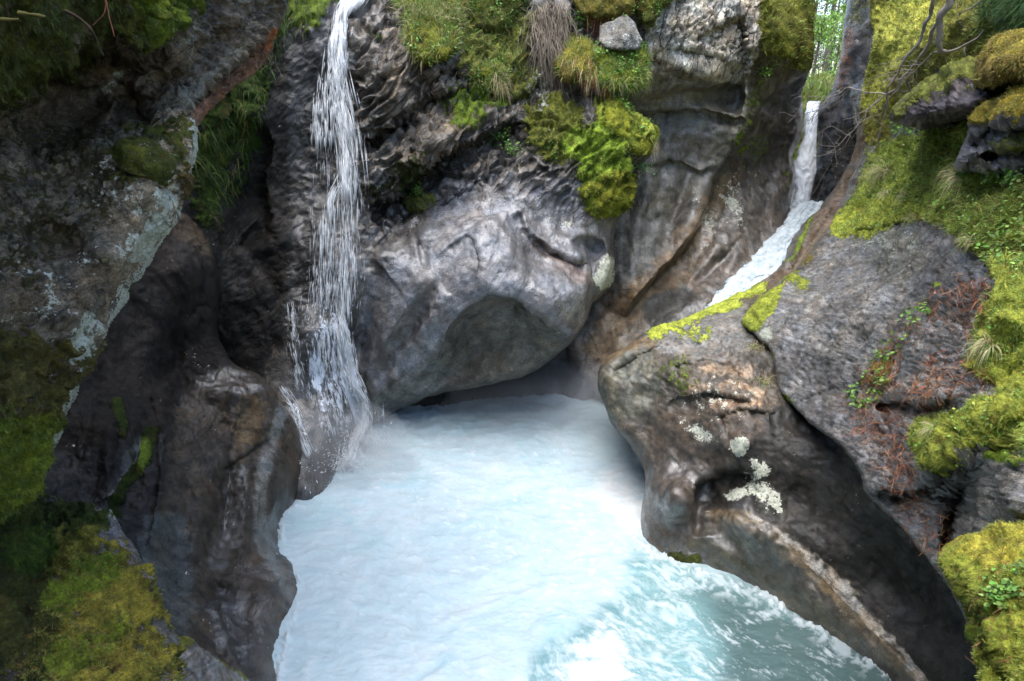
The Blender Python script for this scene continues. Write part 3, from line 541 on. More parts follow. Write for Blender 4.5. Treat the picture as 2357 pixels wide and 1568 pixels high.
lowr = Mass('undercut_rock',
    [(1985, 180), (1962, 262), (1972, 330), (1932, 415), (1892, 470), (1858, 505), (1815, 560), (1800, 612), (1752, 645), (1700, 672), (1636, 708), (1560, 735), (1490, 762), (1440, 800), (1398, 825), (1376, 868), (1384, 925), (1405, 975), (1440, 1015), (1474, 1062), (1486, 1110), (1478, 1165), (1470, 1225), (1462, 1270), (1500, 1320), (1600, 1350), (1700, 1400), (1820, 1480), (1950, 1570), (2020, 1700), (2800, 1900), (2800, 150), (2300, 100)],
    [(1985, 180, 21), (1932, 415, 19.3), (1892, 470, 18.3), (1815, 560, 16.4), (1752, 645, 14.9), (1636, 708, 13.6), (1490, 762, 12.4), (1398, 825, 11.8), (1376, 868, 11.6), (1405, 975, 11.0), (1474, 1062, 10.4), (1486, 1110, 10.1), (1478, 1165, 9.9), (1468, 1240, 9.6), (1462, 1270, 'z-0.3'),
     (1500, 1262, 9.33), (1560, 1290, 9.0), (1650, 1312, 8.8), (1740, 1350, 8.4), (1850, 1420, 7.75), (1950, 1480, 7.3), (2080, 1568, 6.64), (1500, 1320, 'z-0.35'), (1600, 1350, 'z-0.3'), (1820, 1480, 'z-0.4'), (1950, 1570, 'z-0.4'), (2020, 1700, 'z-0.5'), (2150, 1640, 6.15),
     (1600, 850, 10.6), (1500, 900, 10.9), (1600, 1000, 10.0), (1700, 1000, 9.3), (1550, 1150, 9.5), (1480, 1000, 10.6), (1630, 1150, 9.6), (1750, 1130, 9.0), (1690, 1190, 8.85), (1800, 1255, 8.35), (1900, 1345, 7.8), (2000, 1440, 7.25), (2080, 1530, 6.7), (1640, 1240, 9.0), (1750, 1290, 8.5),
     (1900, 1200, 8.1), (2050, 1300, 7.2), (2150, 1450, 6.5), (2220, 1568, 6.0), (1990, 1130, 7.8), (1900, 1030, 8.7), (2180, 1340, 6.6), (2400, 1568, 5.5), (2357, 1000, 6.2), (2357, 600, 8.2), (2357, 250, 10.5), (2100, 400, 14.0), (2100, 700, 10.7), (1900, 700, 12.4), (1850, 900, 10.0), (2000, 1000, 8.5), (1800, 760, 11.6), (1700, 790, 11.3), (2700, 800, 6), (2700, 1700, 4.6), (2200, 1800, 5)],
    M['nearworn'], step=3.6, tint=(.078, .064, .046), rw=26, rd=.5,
    steps=[([(1600, 1240), (1598, 1160), (1612, 1115), (1660, 1085), (1760, 1075)], .28, 8, 60),
           ([(1640, 1175), (1720, 1195), (1800, 1240), (1880, 1305), (1960, 1385), (2040, 1470), (2120, 1560), (2170, 1640)], -.13, 14, 70),
           ([(1540, 850), (1640, 830), (1720, 870)], .1, 4, 40), ([(1530, 930), (1640, 905), (1740, 925)], .12, 4, 30), ([(1650, 960), (1700, 945), (1790, 950)], .15, 4, 60), ([(1400, 862), (1500, 800), (1600, 790), (1700, 790)], .12, 6, 60),
           ([(1985, 300), (1935, 440), (1860, 560), (1800, 640)], -.3, 8, 50), ([(1850, 520), (1830, 580), (1800, 620)], .3, 6, 40)],
    bumps=[(1560, 1140, 60, 60, -30, -.35), (1850, 1150, 90, 50, 40, .25), (2080, 1350, 140, 70, 42, .35), (1690, 1240, 40, 24, 20, .2), (1620, 1200, 20, 40, 0, -.1), (1720, 1230, 30, 20, 40, -.15)],
    noise=[('f', .22, (.7, .7, .7)), ('f', .05, (2.5, 2.5, 2.5)), ('f', .012, (9, 9, 9)), ('s', .07, (1.5, 1.5, 6), bed(8, 20), ('p', [(1440, 760), (1700, 740), (1790, 800), (1800, 950), (1640, 960), (1540, 930)], 50)), ('b', 0.09, (5, 5, 5), None, 'moss'), ('b', 0.03, (14, 14, 14), None, 'moss')],
    paint=[('t', ('p', [(1500, 760), (1700, 700), (1720, 780), (1700, 840), (1500, 810)], 40), (.21, .20, .185), .9, .5),
           ('t', ('p', [(1376, 868), (1440, 810), (1500, 800), (1520, 900), (1400, 980)], 50), (.13, .125, .09), .9, .4),
           ('t', ('l', [(1398, 830), (1450, 800), (1500, 790)], 14, 16), (.2, .13, .06), .8, .5),
           ('t', ('p', [(1590, 830), (1760, 850), (1790, 900), (1740, 950), (1650, 950), (1560, 900)], 50), (.13, .10, .07), .75, .9), ('t', ('l', [(1600, 855), (1660, 850), (1720, 865)], 7, 26), (.38, .27, .17), .9, 1.1), ('t', ('l', [(1590, 890), (1680, 885), (1750, 905)], 7, 26), (.38, .26, .16), .9, 1.1), ('t', ('l', [(1640, 935), (1700, 925), (1760, 935)], 7, 24), (.34, .22, .13), .9, 1.1),
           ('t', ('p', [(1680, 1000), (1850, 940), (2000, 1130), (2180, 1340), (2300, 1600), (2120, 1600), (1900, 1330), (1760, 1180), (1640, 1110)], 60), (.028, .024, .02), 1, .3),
           ('t', ('l', [(1640, 1180), (1720, 1200), (1800, 1250), (1880, 1320), (1960, 1400), (2060, 1520), (2130, 1600)], 24, 40), (.21, .155, .09), .9, .7),
           ('t', ('l', [(1740, 1195), (1830, 1250), (1900, 1320), (1990, 1410), (2100, 1530), (2150, 1600)], 9, 24), (.50, .47, .42), .8, .9),
           ('t', ('e', 1690, 1230, 60, 22, 35, 30), (.30, .28, .24), .8, .6), ('t', ('p', [(1500, 1260), (1640, 1240), (1760, 1300), (1900, 1400), (2020, 1500), (1940, 1480), (1740, 1350), (1600, 1310)], 30), (.10, .09, .05), .9, .4),
           ('t', ('p', [(1985, 260), (1930, 430), (1815, 560), (1800, 612), (1700, 680), (1760, 690), (1900, 560), (2010, 330)], 24), (.15, .105, .065), .9, .5),
           ('t', ('l', [(1835, 540), (1815, 590), (1805, 612)], 14, 20), (.10, .10, .09), .8, .3),
           ('t', ('p', [(1500, 950), (1760, 960), (1680, 1080), (1600, 1240), (1480, 1240), (1490, 1080)], 60), (.095, .07, .05), .8, .5),
           ('t', ('p', [(1603, 1110), (1660, 1080), (1760, 1080), (1830, 1150), (1800, 1210), (1720, 1180), (1640, 1172), (1606, 1180)], 30), (.03, .026, .02), .95, .3), ('w', ('all',), .35, 1, 0), ('w', ('e', 1560, 1140, 80, 90, -30, 60), 1, 1, .3), ('w', ('l', [(1640, 1190), (1760, 1260), (1900, 1390), (2040, 1520)], 60, 50), .85, 1, .4),  # scooped hollow deepened by shade painted into the tint
           ('w', ('p', [(1700, 900), (2000, 1130), (2300, 1600), (2100, 1600), (1700, 1100)], 60), .25, 1, .2),
           ('m', ('l', [(1500, 770), (1560, 745), (1640, 715), (1700, 690), (1750, 665)], 14, 22), YG, .95, .7), ('m', ('e', 1570, 870, 50, 34, 0, 50), GR, .5, .9), ('m', ('e', 1595, 770, 40, 16, 0, 24), YG, .6, .8),
           ('m', ('l', [(1870, 500), (1840, 570), (1815, 610)], 5, 12), GR, .8, .5), ('m', ('l', [(1540, 1285), (1600, 1290)], 16, 16), (.05, .06, .015), .8, .5),
           ('l', ('l', [(1575, 970), (1600, 985), (1635, 1010)], 12, 24), .66, 1, .8), ('l', ('p', [(1690, 1018), (1712, 1012), (1724, 1026), (1716, 1046), (1698, 1050), (1686, 1036)], 16), .85, 1, .9), ('l', ('e', 1745, 1078, 28, 24, 20, 30), .75, 1, 1.0), ('l', ('p', [(1725, 1110), (1770, 1105), (1800, 1170), (1775, 1180), (1740, 1150)], 28), .75, 1, 1.0), ('l', ('e', 1700, 1140, 26, 14, 0, 12), .9, 1, .6), ('l', ('e', 1640, 920, 90, 60, 0, 60), .3, 1, .9)],
    label='dark undercut rock with pale lichen spots on the right bank of the pool', cat='rock')

slab = Mass('rock_slab',
    [(1708, 742), (1740, 700), (1790, 655), (1835, 610), (1880, 560), (1925, 490), (1958, 410), (1990, 330), (1978, 262), (1990, 180), (2010, 100), (2005, 0), (2005, -300), (2900, -300), (2900, 1900), (2320, 1900), (2275, 1650), (2255, 1568), (2235, 1480), (2200, 1390), (2165, 1325), (2090, 1232), (2030, 1170), (1992, 1128), (1978, 1080), (1930, 1025), (1880, 985), (1832, 942), (1796, 905), (1788, 870), (1778, 830), (1770, 800), (1740, 775)],
    [(1708, 742, 12.0), (1790, 900, 9.7), (1830, 942, 9.2), (1930, 1025, 7.8), (1990, 1125, 6.9), (2090, 1230, 6.1), (2180, 1335, 5.4), (2235, 1480, 4.7), (2260, 1568, 4.3), (2330, 1850, 3.6),
     (2357, 1100, 4.7), (2357, 800, 5.7), (2100, 900, 7.0), (2100, 1050, 6.5), (2000, 700, 9.5), (2200, 600, 7.7), (2357, 500, 7.2), (1900, 600, 13.0), (1840, 760, 10.5), (1960, 450, 16.3), (1985, 300, 19.0), (2100, 450, 12), (2250, 330, 9.2), (2357, 100, 9.5), (2150, 120, 13.0), (2010, 60, 19), (2357, -250, 11), (2050, -250, 20), (2800, 0, 8), (2800, 800, 4.5), (2800, 1700, 2.6), (2280, 1300, 4.6), (1880, 900, 9.2)],
    M['slab'], step=3.6, tint=(.39, .375, .355), rw=12, rd=.22, win=(-60, 2420, -60, 1640), skirt=1.2,
    steps=[([(2357, 250), (2240, 275), (2150, 272), (2060, 265)], .7, 8, 70), ([(2357, 330), (2290, 300), (2220, 380), (2200, 395)], .2, 8, 60),
           ([(1830, 930), (1900, 900), (1980, 880), (2060, 900)], .05, 3, 30), ([(2400, 590), (2300, 600), (2280, 620)], .2, 5, 40),
           ([(2010, 940), (2060, 920), (2150, 930), (2200, 900)], .22, 5, 60), ([(1990, 1125), (2060, 1130), (2130, 1120), (2180, 1040)], .22, 5, 60), ([(2180, 900), (2240, 870), (2270, 780), (2300, 700)], -.2, 8, 60),
           ([(2160, 1290), (2180, 1200), (2240, 1100), (2300, 1030), (2357, 1010)], .3, 10, 90), ([(1920, 545), (2000, 530), (2100, 510), (2180, 540), (2270, 600)], .18, 5, 40)],
    bumps=[(2090, 90, 90, 60, -20, -.9), (2060, 190, 80, 50, -25, -.8), (2020, 250, 40, 50, 0, -.6), (1985, 200, 30, 30, 0, -.7), (2240, 40, 90, 40, -20, -.5), (2050, 400, 80, 60, -20, -.4), (2170, 380, 60, 30, -20, -.25), (2330, 700, 60, 70, 0, -.3), (2300, 950, 80, 40, -30, -.25), (2230, 1140, 50, 90, 30, .5), (2320, 1130, 50, 70, 0, -.35), (2200, 1040, 60, 26, -25, -.25)],
    noise=[('f', .20, (.8, .8, .8)), ('s', .045, (1.2, 1.2, 5), bedS, 'rock'), ('f', .03, (4, 4, 9), bedS, 'rock'), ('f', .014, (12, 12, 24), bedS), ('b', 0.090, (3.2, 3.2, 3.2), None, 'moss'), ('f', .05, (5, 5, 5), None, 'moss')],
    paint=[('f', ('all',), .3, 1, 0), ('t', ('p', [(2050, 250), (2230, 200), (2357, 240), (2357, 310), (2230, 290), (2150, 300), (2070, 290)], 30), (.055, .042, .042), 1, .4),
           ('t', ('p', [(2010, 540), (2110, 520), (2110, 620), (2020, 640)], 50), (.28, .27, .2), .7, .8),
           ('t', ('p', [(2150, 560), (2300, 600), (2250, 720), (2100, 700)], 70), (.11, .105, .105), .8, .6), ('t', ('p', [(1790, 800), (2000, 860), (1950, 920), (1830, 930)], 50), (.12, .12, .125), .6, .6),
           ('t', ('p', [(2180, 1060), (2260, 1050), (2240, 1200), (2170, 1300), (2150, 1180)], 30), (.07, .052, .038), 1, .4), ('t', ('p', [(1840, 950), (2000, 930), (2130, 1040), (2150, 1200), (2180, 1320), (1990, 1120)], 40), (.27, .26, .265), .8, .5),
           ('t', ('p', [(1930, 440), (1990, 330), (2010, 380), (1940, 520), (1830, 640), (1740, 720), (1720, 730)], 26), (.19, .165, .14), .9, .5),
           ('w', ('all',), .8, 1, 0), ('w', ('p', [(1840, 950), (2130, 960), (2180, 1320)], 60), .9, 1, .4),
           # moss, turf
           ('m', ('p', [(2000, -80), (2900, -80), (2900, 180), (2230, 150), (2150, 200), (2060, 260), (2040, 330), (1985, 330), (1966, 270), (1985, 190), (2020, 90)], 24), (.26, .24, .06), 1, .45),
           ('m', ('p', [(2030, 20), (2150, 0), (2130, 90), (2050, 160), (2030, 240), (1990, 250), (1975, 200), (2020, 120)], 30), (.72, .70, .17), 1, .5),  # mound moss, its sunlit brightness put into the colour
           ('m', ('p', [(1968, 150), (2010, 90), (2035, 110), (2010, 180), (1965, 200)], 20), (.20, .22, .03), 1, .4),
           ('m', ('p', [(2060, 320), (2200, 290), (2357, 300), (2357, 620), (2270, 600), (2180, 530), (2100, 505), (2000, 545), (1915, 545), (1935, 500), (1985, 410), (2010, 350)], 24), (.24, .30, .06), 1, .5),
           ('m', ('p', [(1930, 490), (2030, 460), (2130, 480), (2100, 510), (1990, 545), (1915, 540)], 20), (.38, .42, .08), .9, .6),
           ('m', ('p', [(2357, 540), (2300, 560), (2280, 610), (2290, 650), (2250, 720), (2240, 850), (2290, 900), (2120, 980), (2110, 1040), (2180, 1070), (2260, 1010), (2357, 1040), (2900, 1100), (2900, 500)], 26), (.40, .43, .09), 1, .55),
           ('m', ('e', 2020, 860, 70, 24, -55, 40), OCH, .7, .9), ('m', ('p', [(1708, 742), (1735, 700), (1800, 655), (1790, 710), (1740, 765)], 12), YG, 1, .4), ('m', ('e', 1825, 640, 30, 18, 0, 24), YG, .8, .7), ('m', ('e', 1850, 600, 30, 14, -40, 30), OCH, .6, .8),
           ('m', ('e', 1768, 825, 14, 18, 0, 12), YG, .9, .4), ('m', ('e', 1808, 925, 16, 20, 0, 14), GR, .9, .4), ('m', ('e', 2050, 880, 10, 8, 0, 10), BR, .9, .5), ('m', ('e', 2160, 657, 12, 8, 0, 10), BR, .8, .5), ('m', ('e', 2340, 1070, 40, 12, 0, 14), BR, .9, .4),
           ('l', ('e', 1765, 770, 16, 18, 0, 12), .8, 1, .6), ('l', ('e', 2060, 560, 60, 40, 0, 60), .4, 1, .9)],
    label='broad grey foliated rock slab under moss and turf on the right slope', cat='rock')

# boulders lodged in the right slope
bld1 = Mass('boulder', [(2050, 262), (2100, 205), (2160, 170), (2240, 140), (2300, 150), (2330, 200), (2330, 250), (2260, 262), (2170, 285), (2120, 300), (2072, 288)],
    [(2050, 262, 11.0), (2160, 170, 10.6), (2300, 150, 9.6), (2330, 250, 8.6), (2170, 285, 9.6), (2120, 240, 9.9), (2230, 210, 9.1)],
    M['near'], step=3.4, tint=(.075, .055, .055), rw=34, rd=1.1, skirt=1, noise=[('f', .25, (1.1, 1.1, 1.1)), ('s', .04, (1.5, 1.5, 4), bed(20, 10)), ('r', .02, (6, 6, 6)), ('b', 0.090, (3.5, 3.5, 3.5), None, 'moss')],
    paint=[('m', ('p', [(2050, 250), (2100, 195), (2240, 130), (2310, 150), (2220, 190), (2120, 225), (2070, 270)], 26), OL, .9, .7), ('w', ('all',), .3, 1, 0)],
    label='dark purplish overhanging boulder below the dead branches', cat='boulder')
bld2 = Mass('boulder', [(2238, 190), (2255, 130), (2290, 85), (2340, 70), (2420, 60), (2460, 150), (2420, 185), (2357, 175), (2300, 192), (2262, 205)],
    [(2238, 190, 8.6), (2290, 85, 8.9), (2420, 60, 8.3), (2440, 180, 7.5), (2300, 192, 7.9), (2330, 130, 7.8)],
    M['near'], step=3.4, tint=(.07, .06, .05), rw=40, rd=.9, skirt=.9, noise=[('f', .18, (1.3, 1.3, 1.3)), ('b', 0.059, (5, 5, 5), None, 'moss')],
    paint=[('m', ('all',), (.27, .22, .045), 1, .2), ('m', ('e', 2320, 160, 60, 30, 0, 40), (.2, .13, .04), .7, .8)],
    label='rounded boulder covered in golden moss above the dark boulder', cat='boulder')
bld3 = Mass('boulder', [(2200, 385), (2225, 330), (2250, 270), (2290, 235), (2357, 200), (2450, 180), (2500, 300), (2480, 430), (2400, 425), (2340, 408), (2290, 412), (2240, 395)],
    [(2200, 385, 8.2), (2250, 270, 8.4), (2357, 200, 7.9), (2480, 300, 6.6), (2400, 425, 6.9), (2290, 400, 7.5), (2330, 310, 7.2)],
    M['near'], step=3.4, tint=(.12, .115, .125), rw=40, rd=.9, skirt=.8, steps=[([(2230, 345), (2270, 300), (2330, 285), (2440, 290)], .35, 7, 90), ([(2215, 388), (2280, 350), (2420, 340)], .3, 8, 90)],
    noise=[('f', .2, (1.1, 1.1, 1.1)), ('s', .05, (1.2, 1.2, 3), bed(25, 10)), ('f', .03, (6, 6, 6)), ('b', 0.072, (5, 5, 5), None, 'moss')],
    paint=[('m', ('p', [(2235, 290), (2290, 225), (2357, 190), (2460, 170), (2460, 275), (2330, 272), (2270, 290)], 16), (.27, .21, .04), 1, .4), ('m', ('e', 2320, 330, 60, 24, 0, 40), OL, .6, .8), ('w', ('all',), .7, 1, 0)],
    label='grey layered boulder with a golden moss cap jutting from the turf', cat='boulder')
bld4 = Mass('boulder', [(2166, 1285), (2185, 1255), (2230, 1235), (2300, 1220), (2357, 1208), (2450, 1190), (2560, 1300), (2600, 1900), (2330, 1900), (2300, 1680), (2275, 1600), (2262, 1520), (2240, 1460), (2222, 1400), (2190, 1345)],
    [(2166, 1285, 3.9), (2230, 1240, 3.95), (2357, 1210, 3.75), (2560, 1300, 3.1), (2240, 1440, 3.3), (2275, 1600, 2.8), (2340, 1850, 2.3), (2357, 1400, 3.0), (2600, 1700, 2.2), (2260, 1320, 3.45)],
    M['near'], step=3.2, tint=(.075, .065, .05), rw=34, rd=.45, skirt=.8, noise=[('f', .10, (2, 2, 2)), ('f', .04, (5, 5, 5)), ('b', 0.041, (6, 6, 6), None, 'moss'), ('b', 0.013, (18, 18, 18), None, 'moss')],
    steps=[([(2200, 1390), (2250, 1400), (2300, 1480), (2330, 1600)], .18, 6, 50)],
    paint=[('m', ('all',), (.33, .37, .07), 1, .15), ('m', ('p', [(2180, 1240), (2357, 1200), (2357, 1260), (2230, 1280)], 24), (.42, .38, .08), .8, .7), ('m', ('p', [(2190, 1370), (2250, 1420), (2290, 1560), (2250, 1560), (2200, 1450)], 18), GR, .9, .6), ('t', ('e', 2350, 1450, 30, 60, 0, 30), (.09, .06, .04), 1, .4)],
    label='near boulder thickly covered with yellow-green moss in the lower right corner', cat='boulder')
stone1 = Mass('loose_stone', [(2268, 612), (2285, 600), (2320, 597), (2357, 600), (2380, 612), (2340, 622), (2300, 634), (2275, 628)],
    [(2268, 615, 6.9), (2320, 598, 6.8), (2380, 612, 6.4), (2300, 632, 6.6)], M['near'], step=2.6, tint=(.15, .14, .13), rw=10, rd=.2, skirt=.35, wob=2, noise=[('f', .04, (4, 4, 4))],
    paint=[('l', ('e', 2308, 606, 16, 8, 0, 6), .95, 1, .3)], label='small flat stone with a white lichen spot sticking out of the moss', cat='stone')

nearc = Mass('leaning_cliff',
    [(-700, -500), (690, -500), (680, -100), (655, 20), (638, 75), (622, 120), (590, 160), (540, 200), (500, 240), (462, 272), (447, 290), (452, 335), (440, 380), (432, 440), (410, 470), (408, 505), (375, 552), (352, 590), (325, 640), (300, 658), (290, 700), (262, 745), (238, 800), (195, 860), (160, 935), (140, 990), (105, 1060), (80, 1110), (40, 1160), (0, 1200), (-80, 1260), (-300, 1360), (-700, 1500)],
    [(-700, -500, 3), (690, -500, 9.5), (655, 20, 9.2), (622, 120, 8.6), (540, 200, 7.5), (462, 272, 6.6), (447, 300, 5.9), (432, 440, 5.7), (375, 552, 5.5), (300, 658, 5.3), (238, 800, 5.0), (160, 935, 4.8), (80, 1110, 4.5), (0, 1200, 4.3), (-300, 1360, 3.4), (-700, 1500, 2.6),
     (350, 380, 5.35), (300, 520, 5.0), (200, 700, 4.6), (100, 850, 4.3), (0, 1000, 4.0), (250, 330, 5.6), (200, 240, 5.9), (80, 300, 5.3), (0, 500, 4.3), (0, 750, 4.0), (350, 230, 6.3), (420, 160, 6.8), (500, 100, 7.6), (330, 60, 5.5), (150, 150, 5.0), (150, 30, 4.4), (0, 0, 3.6), (0, 140, 4.2), (300, -100, 5.0), (550, -60, 8.0), (-500, 400, 3.0), (-500, 1100, 2.8)],
    M['near'], step=3.6, tint=(.16, .125, .085), rw=18, rd=.3,
    steps=[([(640, 60), (540, 150), (450, 225), (400, 265)], -.25, 8, 50), ([(560, 30), (440, 120), (370, 180), (330, 230)], -.3, 8, 60), ([(470, 0), (400, 60), (330, 130), (260, 150)], -.35, 10, 70),
           ([(0, 220), (90, 200), (180, 130), (260, 130), (330, 60)], .5, 14, 120), ([(240, 300), (300, 210), (340, 260), (390, 300), (400, 340)], .3, 10, 60), ([(420, 330), (440, 400), (400, 450), (340, 430)], .1, 6, 40), ([(380, 520), (320, 560), (270, 640), (200, 720)], -.15, 8, 50), ([(0, 330), (120, 380), (240, 330)], -.3, 14, 80)],
    bumps=[(330, 350, 70, 50, 20, -.3), (350, 470, 60, 60, 0, -.2), (250, 590, 60, 50, 0, -.2), (180, 760, 60, 60, 0, -.15), (280, 240, 50, 40, 0, -.25), (340, 500, 20, 40, -30, .15), (120, 560, 80, 60, 0, .2), (60, 940, 60, 60, 0, -.15)],
    noise=[('f', .16, (.9, .9, .9)), ('s', .10, (1.0, 1.5, 4.0), bedL, ('p', [(250, -100), (700, -100), (640, 140), (440, 300), (330, 240)], 60)), ('r', .08, (2.2, 2.2, 2.2)), ('f', .05, (6, 6, 6)), ('b', 0.09, (5, 5, 5), None, 'moss'), ('b', 0.03, (14, 14, 14), None, 'moss')],
    paint=[('f', ('all',), .45, 1, 0), ('t', ('l', [(625, 90), (560, 165), (490, 225), (450, 272)], 20, 18), (.22, .10, .05), .95, .5), ('t', ('l', [(628, 75), (608, 110)], 10, 10), (.50, .14, .03), 1, .3),
           ('t', ('l', [(560, 110), (500, 160), (440, 215), (400, 250)], 8, 14), (.26, .26, .2), .6, .8), ('t', ('l', [(470, 10), (440, 60), (400, 100)], 7, 12), (.26, .26, .19), .7, .8),
           ('t', ('p', [(350, 300), (452, 300), (435, 440), (400, 520), (300, 660), (240, 600), (260, 420)], 60), (.30, .23, .15), .9, .5), ('l', ('p', [(250, 330), (430, 300), (430, 440), (300, 640), (160, 700)], 80), .32, 1, .5), ('l', ('p', [(0, 600), (280, 640), (180, 900), (0, 1000)], 80), .2, 1, .5),
           ('m', ('p', [(-400, -100), (480, -100), (420, 20), (330, 90), (240, 110), (140, 180), (0, 230), (-400, 300)], 60), (.10, .11, .03), .75, .9),
           ('m', ('p', [(300, -60), (460, -60), (370, 80), (330, 60)], 30), (.14, .18, .02), .9, .6), ('m', ('p', [(-400, 300), (240, 300), (260, 420), (200, 560), (0, 700), (-400, 700)], 80), (.075, .065, .035), .5, 1.0),
           ('m', ('p', [(300, 320), (430, 300), (420, 360), (350, 420), (280, 420)], 40), (.09, .10, .02), .7, .8), ('m', ('p', [(-400, 760), (180, 780), (190, 860), (130, 960), (60, 960), (-400, 900)], 50), (.12, .10, .035), .75, 1.0),
           ('m', ('p', [(-400, 900), (40, 960), (110, 960), (90, 1080), (20, 1180), (-400, 1400)], 30), (.19, .22, .03), 1, .4), ('m', ('e', 240, 600, 30, 26, 0, 50), (.2, .2, .05), .6, 1.0), ('m', ('e', 420, 430, 30, 40, 0, 30), (.12, .08, .03), .7, .7),
           ('l', ('l', [(445, 300), (450, 350), (435, 430), (405, 500), (370, 555), (345, 600), (300, 660), (265, 740), (200, 850), (150, 940), (110, 1040)], 12, 22), .74, 1, .9),
           ('l', ('e', 180, 780, 26, 60, 22, 20), .80, 1, .6), ('l', ('l', [(350, 495), (345, 540), (320, 590)], 20, 16), .85, 1, .5), ('l', ('e', 300, 560, 40, 22, -30, 20), .66, 1, .7), ('l', ('e', 365, 455, 22, 16, 0, 10), .8, 1, .6), ('l', ('e', 300, 370, 40, 40, 30, 40), .5, 1, .8), ('l', ('e', 265, 180, 14, 36, 40, 20), .7, 1, .8),
           ('w', ('all',), .15, 1, 0)],
    label='near leaning cliff with moss and white lichen filling the left side', cat='cliff')
nearb = Mass('mossy_ledge',
    [(-700, 1120), (-100, 1160), (0, 1190), (60, 1150), (120, 1140), (160, 1165), (215, 1168), (262, 1185), (285, 1230), (318, 1275), (345, 1340), (372, 1400), (395, 1450), (418, 1490), (410, 1530), (425, 1600), (470, 1900), (-700, 1900)],
    [(-700, 1120, 3.4), (0, 1190, 4.9), (120, 1145, 5.6), (262, 1185, 5.3), (318, 1275, 4.9), (372, 1400, 4.4), (418, 1500, 4.0), (425, 1600, 3.7), (470, 1900, 3.0), (200, 1260, 4.8), (100, 1300, 4.6), (0, 1350, 4.0), (230, 1380, 4.2), (150, 1500, 3.5), (300, 1500, 3.7), (0, 1568, 3.0), (-600, 1700, 2.4), (200, 1800, 2.8)],
    M['near'], step=3.6, tint=(.12, .11, .105), rw=22, rd=.3, skirt=1.5,
    noise=[('f', .12, (1.3, 1.3, 1.3)), ('f', .05, (4, 4, 4)), ('b', 0.11, (3.2, 3.2, 3.2), None, 'moss'), ('b', 0.05, (11, 11, 11), None, 'moss')],
    paint=[('t', ('p', [(200, 1160), (290, 1200), (345, 1340), (300, 1330), (230, 1260)], 30), (.18, .17, .17), .9, .4),
           ('m', ('p', [(-400, 1100), (200, 1160), (210, 1280), (150, 1320), (-400, 1500)], 50), (.06, .075, .018), .9, .6), ('m', ('p', [(120, 1310), (250, 1270), (330, 1330), (380, 1420), (418, 1500), (420, 1568), (100, 1600), (80, 1500)], 90), (.24, .21, .045), 1, .8), ('m', ('p', [(-400, 1400), (100, 1330), (130, 1500), (100, 1800), (-400, 1800)], 60), (.05, .055, .015), .75, .8), ('t', ('p', [(-400, 1300), (120, 1330), (100, 1800), (-400, 1800)], 60), (.07, .058, .045), 1, .3),
           ('m', ('l', [(130, 1400), (180, 1350), (240, 1310)], 30, 30), (.16, .22, .025), .8, .7), ('m', ('l', [(120, 1540), (200, 1490), (280, 1440)], 26, 30), (.15, .19, .025), .7, .8), ('m', ('e', 60, 1290, 60, 40, 0, 40), (.08, .12, .02), .8, .6),
           ('l', ('e', 248, 1188, 18, 9, 30, 6), .95, 1, .3), ('l', ('e', 270, 1345, 40, 20, 0, 20), .3, 1, .9)],
    label='mossy rock ledge in the lower left corner', cat='rock')
lowl = Mass('wet_boulder', [(395, 1480), (425, 1470), (460, 1500), (520, 1530), (575, 1570), (640, 1660), (640, 1900), (360, 1900), (370, 1600), (380, 1520)],
    [(395, 1480, 4.8), (460, 1500, 4.9), (575, 1570, 5.0), (640, 1700, 4.6), (420, 1600, 4.3), (400, 1850, 3.6)],
    M['near'], step=3.6, tint=(.14, .125, .105), rw=24, rd=.4, skirt=1, noise=[('f', .12, (1.6, 1.6, 1.6)), ('r', .05, (6, 6, 6))], paint=[('w', ('all',), 1, 1, 0), ('m', ('l', [(400, 1485), (460, 1500), (560, 1560)], 8, 16), OL, .8, .7)],
    label='wet speckled rock at the bottom edge between moss and pool', cat='rock')
# ------------------------------------------------------------ water
def water_mat(name, rough=.25, spec=.5, bumpn=None, trans=0):
    s = NT(name); c = s.attr('col').outputs['Color']; k = s.sep(s.attr('aux').outputs['Color'])
    f1 = s.noise(14, 8, .65); f2 = s.noise(55, 6, .7)
    c = s.mix(1.0, c, s.mix(s.rng(f2, .3, .7), (.95, .96, .97), (1.05, 1.04, 1.03)), 'MULTIPLY')
    b = s.bump(f1, .3, .02); b = s.bump(f2, .3, .006, b)
    ro = s.math('MULTIPLY_ADD', k[0], .5, rough)
    s.l(s.pbsdf(c, ro, b, spec), s.out.inputs[0]); return s.m
M['pool'] = water_mat('foaming_water')

xs = np.concatenate([np.linspace(560, 2120, 430), np.linspace(2140, 2900, 20)]); ys = np.concatenate([np.linspace(880, 1620, 260), np.linspace(1640, 2300, 20)])
U, V = np.meshgrid(xs, ys); Y = Yz(U, V, 0.0); P = pw(U, V, Y).reshape(-1, 3); P[:, 2] = 0
X, Yw = P[:, 0], P[:, 1]
# flow: swirls around a centre
cx, cy = .8, 8.6; rr = np.hypot(X - cx, Yw - cy); th = np.arctan2(Yw - cy, X - cx) + 1.1 * np.exp(-rr / 3.5)
Q = np.stack([rr * 1.0, th * 1.6, 0 * rr], 1)
Pw = P + np.stack([fbm(P * .5, 3), fbm(P * .5 + 40, 3), 0 * X], 1) * .9
turb = fbm(Pw * np.array([1.0, 1.6, 1]), 6, .58); fine = fbm(Pw * np.array([4., 6., 1]) + 7, 5, .6)
streak = ridged(np.stack([rr * 1.6, th * 2.2, X * .15], 1) + .5 * fbm(P * .9, 3)[:, None], 5, .6)
Uf, Vf = U.ravel(), V.ravel()
calm = reg(Uf, Vf, ('p', [(1480, 1250), (1640, 1310), (1800, 1370), (2000, 1480), (2400, 1700), (2200, 2200), (1180, 2200), (1215, 1568), (1250, 1500), (1330, 1440), (1420, 1380), (1440, 1300)], 110))
